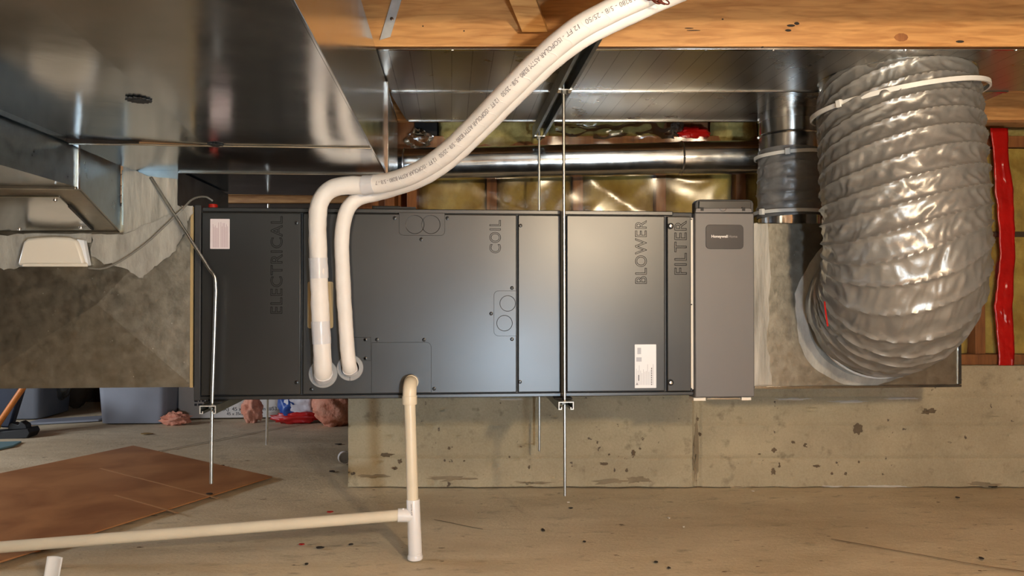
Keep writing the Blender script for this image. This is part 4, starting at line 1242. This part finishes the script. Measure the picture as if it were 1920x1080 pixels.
def flake(name, px, py, w, h, m, lab, cat, z=.0015, seed=0, group=None):
    c_ = PZ(px, py, z); n = 9
    s_ = c_.y / FPX
    vs = []
    for i in range(n):
        a = 2 * PI * i / n; k = 1 + .5 * nz(i * 1.7, seed * 3.1, 2)
        vs.append(c_ + Vector((math.cos(a) * w * s_ * .42 * k, math.sin(a) * h * s_ * 1.4 * k, 0)))
    o = build(MB().prism(vs, (0, 0, .002)), name, m, smooth=False)
    return tag(o, lab, cat, group)
flake('wood_chip', 392, 926, 16, 3, 'debris', 'dark splinter lying near the right edge of the brown board', 'splinter', .015, 1)
flake('dry_leaf', 275, 813, 26, 5, 'leaf', 'dry yellow leaf on the floor between blue tote and brown board', 'leaf', .002, 2)
flake('wood_chip', 60, 1034, 34, 6, 'orange_stick', 'small brown wood scrap beneath the white drain run', 'scrap', .002, 3)
G = 'crumbs of dirt on the floor'
for k, (px, py, w, h, lab) in enumerate((
        (417, 873, 9, 2, 'dark crumb on the floor just right of the bent rod tip'), (622, 884, 14, 4, 'dark leaf scrap on the floor before the wall corner'),
        (600, 1027, 18, 4, 'dark twig on the floor below the drain run'), (658, 1021, 10, 3, 'small dark crumb right of the twig below the drain run'),
        (575, 1058, 8, 3, 'dark crumb low on the floor under the twig'), (1070, 953, 9, 3, 'dark crumb on the floor just below the tip of the center rod'),
        (1096, 1016, 8, 3, 'dark crumb alone on the middle of the bare floor'), (1018, 994, 9, 6, 'dark mark past the end of the rod shadow on the floor'),
        (1230, 1054, 9, 3, 'dark crumb near the bottom edge, upper of a pair'), (1254, 1065, 7, 3, 'dark crumb near the bottom edge, lower of a pair'),
        (1795, 933, 10, 3, 'dark crumb on the floor under the red tape'), (1840, 1047, 9, 4, 'dark crumb at the lower right of the floor'),
        (1860, 912, 22, 5, 'heap of dark dirt at the wall foot on the right'), (634, 833, 16, 3, 'dark straw bit lying behind the pale pipe offcut'))):
    flake('floor_crumb', px, py, w, h, 'debris', lab, 'debris', .001, k, G)
G = 'pale chips on the floor'
for k, (px, py, w, h, lab) in enumerate((
        (797, 903, 12, 3, 'white chip at the wall foot beside the drain riser'), (1254, 971, 5, 3, 'tiny white chip on the floor below the filter label'),
        (1066, 942, 6, 1, 'pale chip directly under the center rod tip'), (1412, 921, 6, 2, 'pale chip at the wall foot below the filter cabinet'),
        (1282, 988, 4, 2, 'tiny pale chip farther out on the floor below the filter panel'))):
    flake('pale_chip', px, py, w, h, 'debris_pale', lab, 'debris', .001, 20 + k, G)
flake('red_scrap', 619, 960, 14, 3, 'red_tape', 'red plastic scrap on the floor just behind the drain run', 'scrap', .002, 41)
flake('red_scrap', 566, 1021, 12, 3, 'red_tape', 'small red scrap on the floor in front of the drain run', 'scrap', .002, 42)
c_ = PZ(96, 1086, .0)
pt = build(MB().grid(lambda u, v: (c_.x - .019 + .038 * u + .003 * v, c_.y + .012 * v + .006 * math.sin(u * PI), .001 + .052 * v - .004 * u * v), 8, 8), 'paper_tag', 'paper')
pt.modifiers.new('thick', 'SOLIDIFY').thickness = .002
tag(pt, 'white paper scrap standing up at the bottom left edge of the picture', 'paper')

# storage totes
def tote(name, pxa, pxb, pyb, m, lab, h=.42, dep=.5, rot=0.0):
    a_, b_ = PZ(pxa, pyb, 0), PZ(pxb, pyb, 0)
    c0 = (a_ + b_) / 2; w = (b_ - a_).length; ex = (b_ - a_).normalized(); ex = Matrix.Rotation(rot, 3, 'Z') @ ex; ey = Vector((-ex.y, ex.x, 0))
    t = thing(name, lab, 'tote', c0 + ey * dep / 2)
    def rr_(w2, d2, z, cy):
        pts = []
        r = .04
        for (sx, sy, a0) in ((1, 1, 0), (-1, 1, 90), (-1, -1, 180), (1, -1, 270)):
            for k in range(5):
                a = math.radians(a0 + 22.5 * k)
                pts.append(c0 + ey * cy + ex * (sx * (w2 - r) + r * math.cos(a)) + ey * (sy * (d2 - r) + r * math.sin(a)) + Vector((0, 0, z)))
        return pts
    mb = MB(); cy = dep / 2
    rings = [rr_(w / 2, dep / 2, .004, cy), rr_(w / 2 + .022, dep / 2 + .03, h, cy), rr_(w / 2 + .03, dep / 2 + .04, h, cy), rr_(w / 2 + .03, dep / 2 + .04, h - .03, cy)]
    vs = sum(rings, []); n = 20
    fs = [(k * n + i, k * n + (i + 1) % n, (k + 1) * n + (i + 1) % n, (k + 1) * n + i) for k in range(3) for i in range(n)] + [tuple(range(n))[::-1]]
    build(mb.add(vs, fs), 'tub', m, t)
    mb = MB(); lidr = [rr_(w / 2 + .034, dep / 2 + .045, h + .001, cy), rr_(w / 2 + .034, dep / 2 + .045, h + .025, cy)]
    build(mb.add(sum(lidr, []), [(i, (i + 1) % n, n + (i + 1) % n, n + i) for i in range(n)] + [tuple(range(n, 2 * n))]), 'lid', m, t)
    return t
tote('storage_tote', 188, 308, 795, 'tote_blue', 'blue-grey plastic storage tote standing behind the brown plenum', rot=.04, dep=.34)
tote('storage_tote', -60, 72, 787, 'tote_grey', 'dark grey storage tote at the far left edge', rot=.06, dep=.35)
tote('storage_tote', 186, 240, 768, 'tote_grey', 'grey tote mostly hidden behind the blue-grey one', rot=.0, dep=.2)
# dark bundle in a clear bag between totes
tag(build(lump(PZ(128, 768, 0) + Vector((0.0, .1, .16)), .10, .10, .15, 3, .2), 'dark_bundle', 'dark_brown', angle=60), 'dark brown bundle wrapped in clear film between two totes', 'bundle')
tag(build(lump(PZ(118, 772, 0) + Vector((.02, -.09, .21)), .075, .05, .13, 6, .25), 'plastic_bag', 'clear_plastic', angle=60), 'clear plastic bag hanging over the dark bundle', 'bag')
# pale strip of sheet lying on the floor
a_, b_ = PZ(45, 798, .0), PZ(185, 790, .0)
tag(build(MB().prism([a_, b_, b_ + Vector((0, .15, 0)), a_ + Vector((0, .15, 0))], (0, 0, .012)), 'foam_strip', 'tote_blue', bevel=.002), 'thin pale blue strip lying on the floor before the totes', 'strip')

# white carton
bx = thing('carton', 'white carton printed with small lettering on the floor behind the rods', 'box', PZ(450, 786, 0))
a_, b_ = PZ(334, 786, 0), PZ(600, 783, 0)
ex = (b_ - a_).normalized(); ey = Vector((-ex.y, ex.x, 0))
def carton(u, d_, z): return a_ + ex * u + ey * d_ + Vector((0, 0, z))
wd = (b_ - a_).length
build(MB().hexa([carton(0, 0, .004), carton(wd, 0, .004), carton(wd, .3, .004), carton(0, .3, .004), carton(0, 0, .3), carton(wd, 0, .3), carton(wd, .3, .3), carton(0, .3, .3)]), 'box', 'card_white', bx, bevel=.003)
def ctext(txt, u, z, h, m='ink_dark', w=None):
    vs, fs = text_mesh(txt, 1.0)
    return build(MB().add([carton(u + v.x * h, -.001, z + v.y * h) for v in vs], fs), 'lettering', m, bx, smooth=False)
ctext('(XXXXXXX)  45 x 17 x 17cm  #53.2cm R', .115, .045, .030)
ctext('45 x 35cm', .27, .020, .024)
mb = MB()
random.seed(11)
for r_ in range(6):
    z = .075 + .022 * r_; u = .09
    while u < .26:
        w_ = .006 + random.random() * .02
        if random.random() < .8: mb.add([carton(u, -.001, z), carton(u + w_, -.001, z), carton(u + w_, -.001, z + .013), carton(u, -.001, z + .013)], [(0, 1, 2, 3)])
        u += w_ + .006
build(mb, 'print', 'ink_dark', bx, smooth=False, kind='stuff')

# pink insulation scraps
tag(build(lump(PZ(622, 803, 0) + Vector((0, .1, .115)), .115, .1, .125, 2, .22, 40, 26, 3), 'insulation_scrap', 'pink_wool', angle=80), 'big pink wad of insulation wool at the end of the concrete wall', 'insulation')
tag(build(lump(PZ(478, 792, 0) + Vector((-.02, .02, .068)), .055, .05, .075, 5, .3, 36, 24, 3), 'insulation_scrap', 'pink_wool', angle=80), 'small pink wad of insulation wool beside the rear rod', 'insulation')
tag(build(lump(PZ(484, 792, 0) + Vector((.005, .02, .20)), .120, .05, .065, 15, .35, 36, 24, 3), 'insulation_scrap', 'pink_wool', angle=80), 'pink wool clump heaped in front of the white carton', 'insulation')
tag(build(lump(PZ(326, 796, 0) + Vector((.01, .0, .03)), .070, .04, .034, 9, .5, 30, 20, 3), 'insulation_scrap', 'pink_wool', angle=80), 'low scrap of pink insulation at the foot of the white carton', 'insulation')
# shopping bag
bg = thing('shopping_bag', 'crumpled red white and blue plastic shopping bag between pink insulation wads', 'bag', PZ(552, 795, 0))
c_ = PZ(552, 795, 0) + Vector((0, .08, 0))
build(lump(c_ + Vector((.025, .0, .115)), .10, .08, .11, 21, .3, 40, 26, 2.5), 'bag_body', 'bag_white', bg, angle=60)
build(lump(c_ + Vector((-.04, -.035, .09)), .052, .04, .07, 23, .4), 'blue_print', 'bag_blue', bg, angle=60)
build(lump(c_ + Vector((.0, -.045, .03)), .125, .045, .034, 25, .4), 'red_print', 'bag_red', bg, angle=60)
build(lump(c_ + Vector((.05, .03, .2)), .07, .05, .04, 27, .4), 'red_fold', 'bag_red', bg, angle=60)
# short pvc ring
p = PZ(646, 858, .028)
tag(build(MB().lathe([(.026, -.02), (.026, .02), (.0225, .02), (.0225, -.02), (.026, -.02)], p, (.25, -1, .1), 28), 'pipe_offcut', 'pvc_white'), 'short pale pipe offcut on the floor at the wall corner', 'pipe')
# orange handled tool with dark foot at far left
tl_ = thing('hand_tool', 'black tool with an orange handle leaning at the far left edge', 'tool', PZ(10, 826, 0))
fy = PZ(20, 822, 0).y
def q(px, py, dy=0): return PY(px, py, fy + dy)
build(MB().tube([q(-12, 808), q(42, 729), q(80, 672)], .014, 14), 'handle', 'orange_stick', tl_)
build(MB().tube([q(-14, 811), q(-4, 797)], .017, 14), 'handle_collar', 'yellow_plastic', tl_)
build(MB().prism([q(-30, 828), q(50, 822), q(56, 812), q(52, 804), q(-30, 812)], (0, .1, 0)), 'foot_plate', 'black', tl_, bevel=.004)
build(MB().prism([q(15, 806, .02), q(50, 804, .02), q(48, 796, .02), q(38, 790, .02), q(34, 797, .02), q(22, 793, .02), q(15, 796, .02)], (0, .05, 0)), 'bracket', 'black', tl_, bevel=.003)
build(MB().prism([q(-30, 800, .06), q(18, 803, .06), q(28, 770, .06), q(42, 725, .06), q(-30, 725, .06)], (0, .05, 0)), 'boot', 'dark_blue', tl_, bevel=.01)
a_ = PZ(-30, 838, 0)
tag(build(MB().prism([PZ(-30, 850, 0), PZ(24, 838, 0), PZ(40, 830, 0), PZ(-30, 832, 0)], (0, 0, .008)), 'floor_mat', 'teal_mat'), 'corner of a teal mat under the black tool at far left', 'mat')
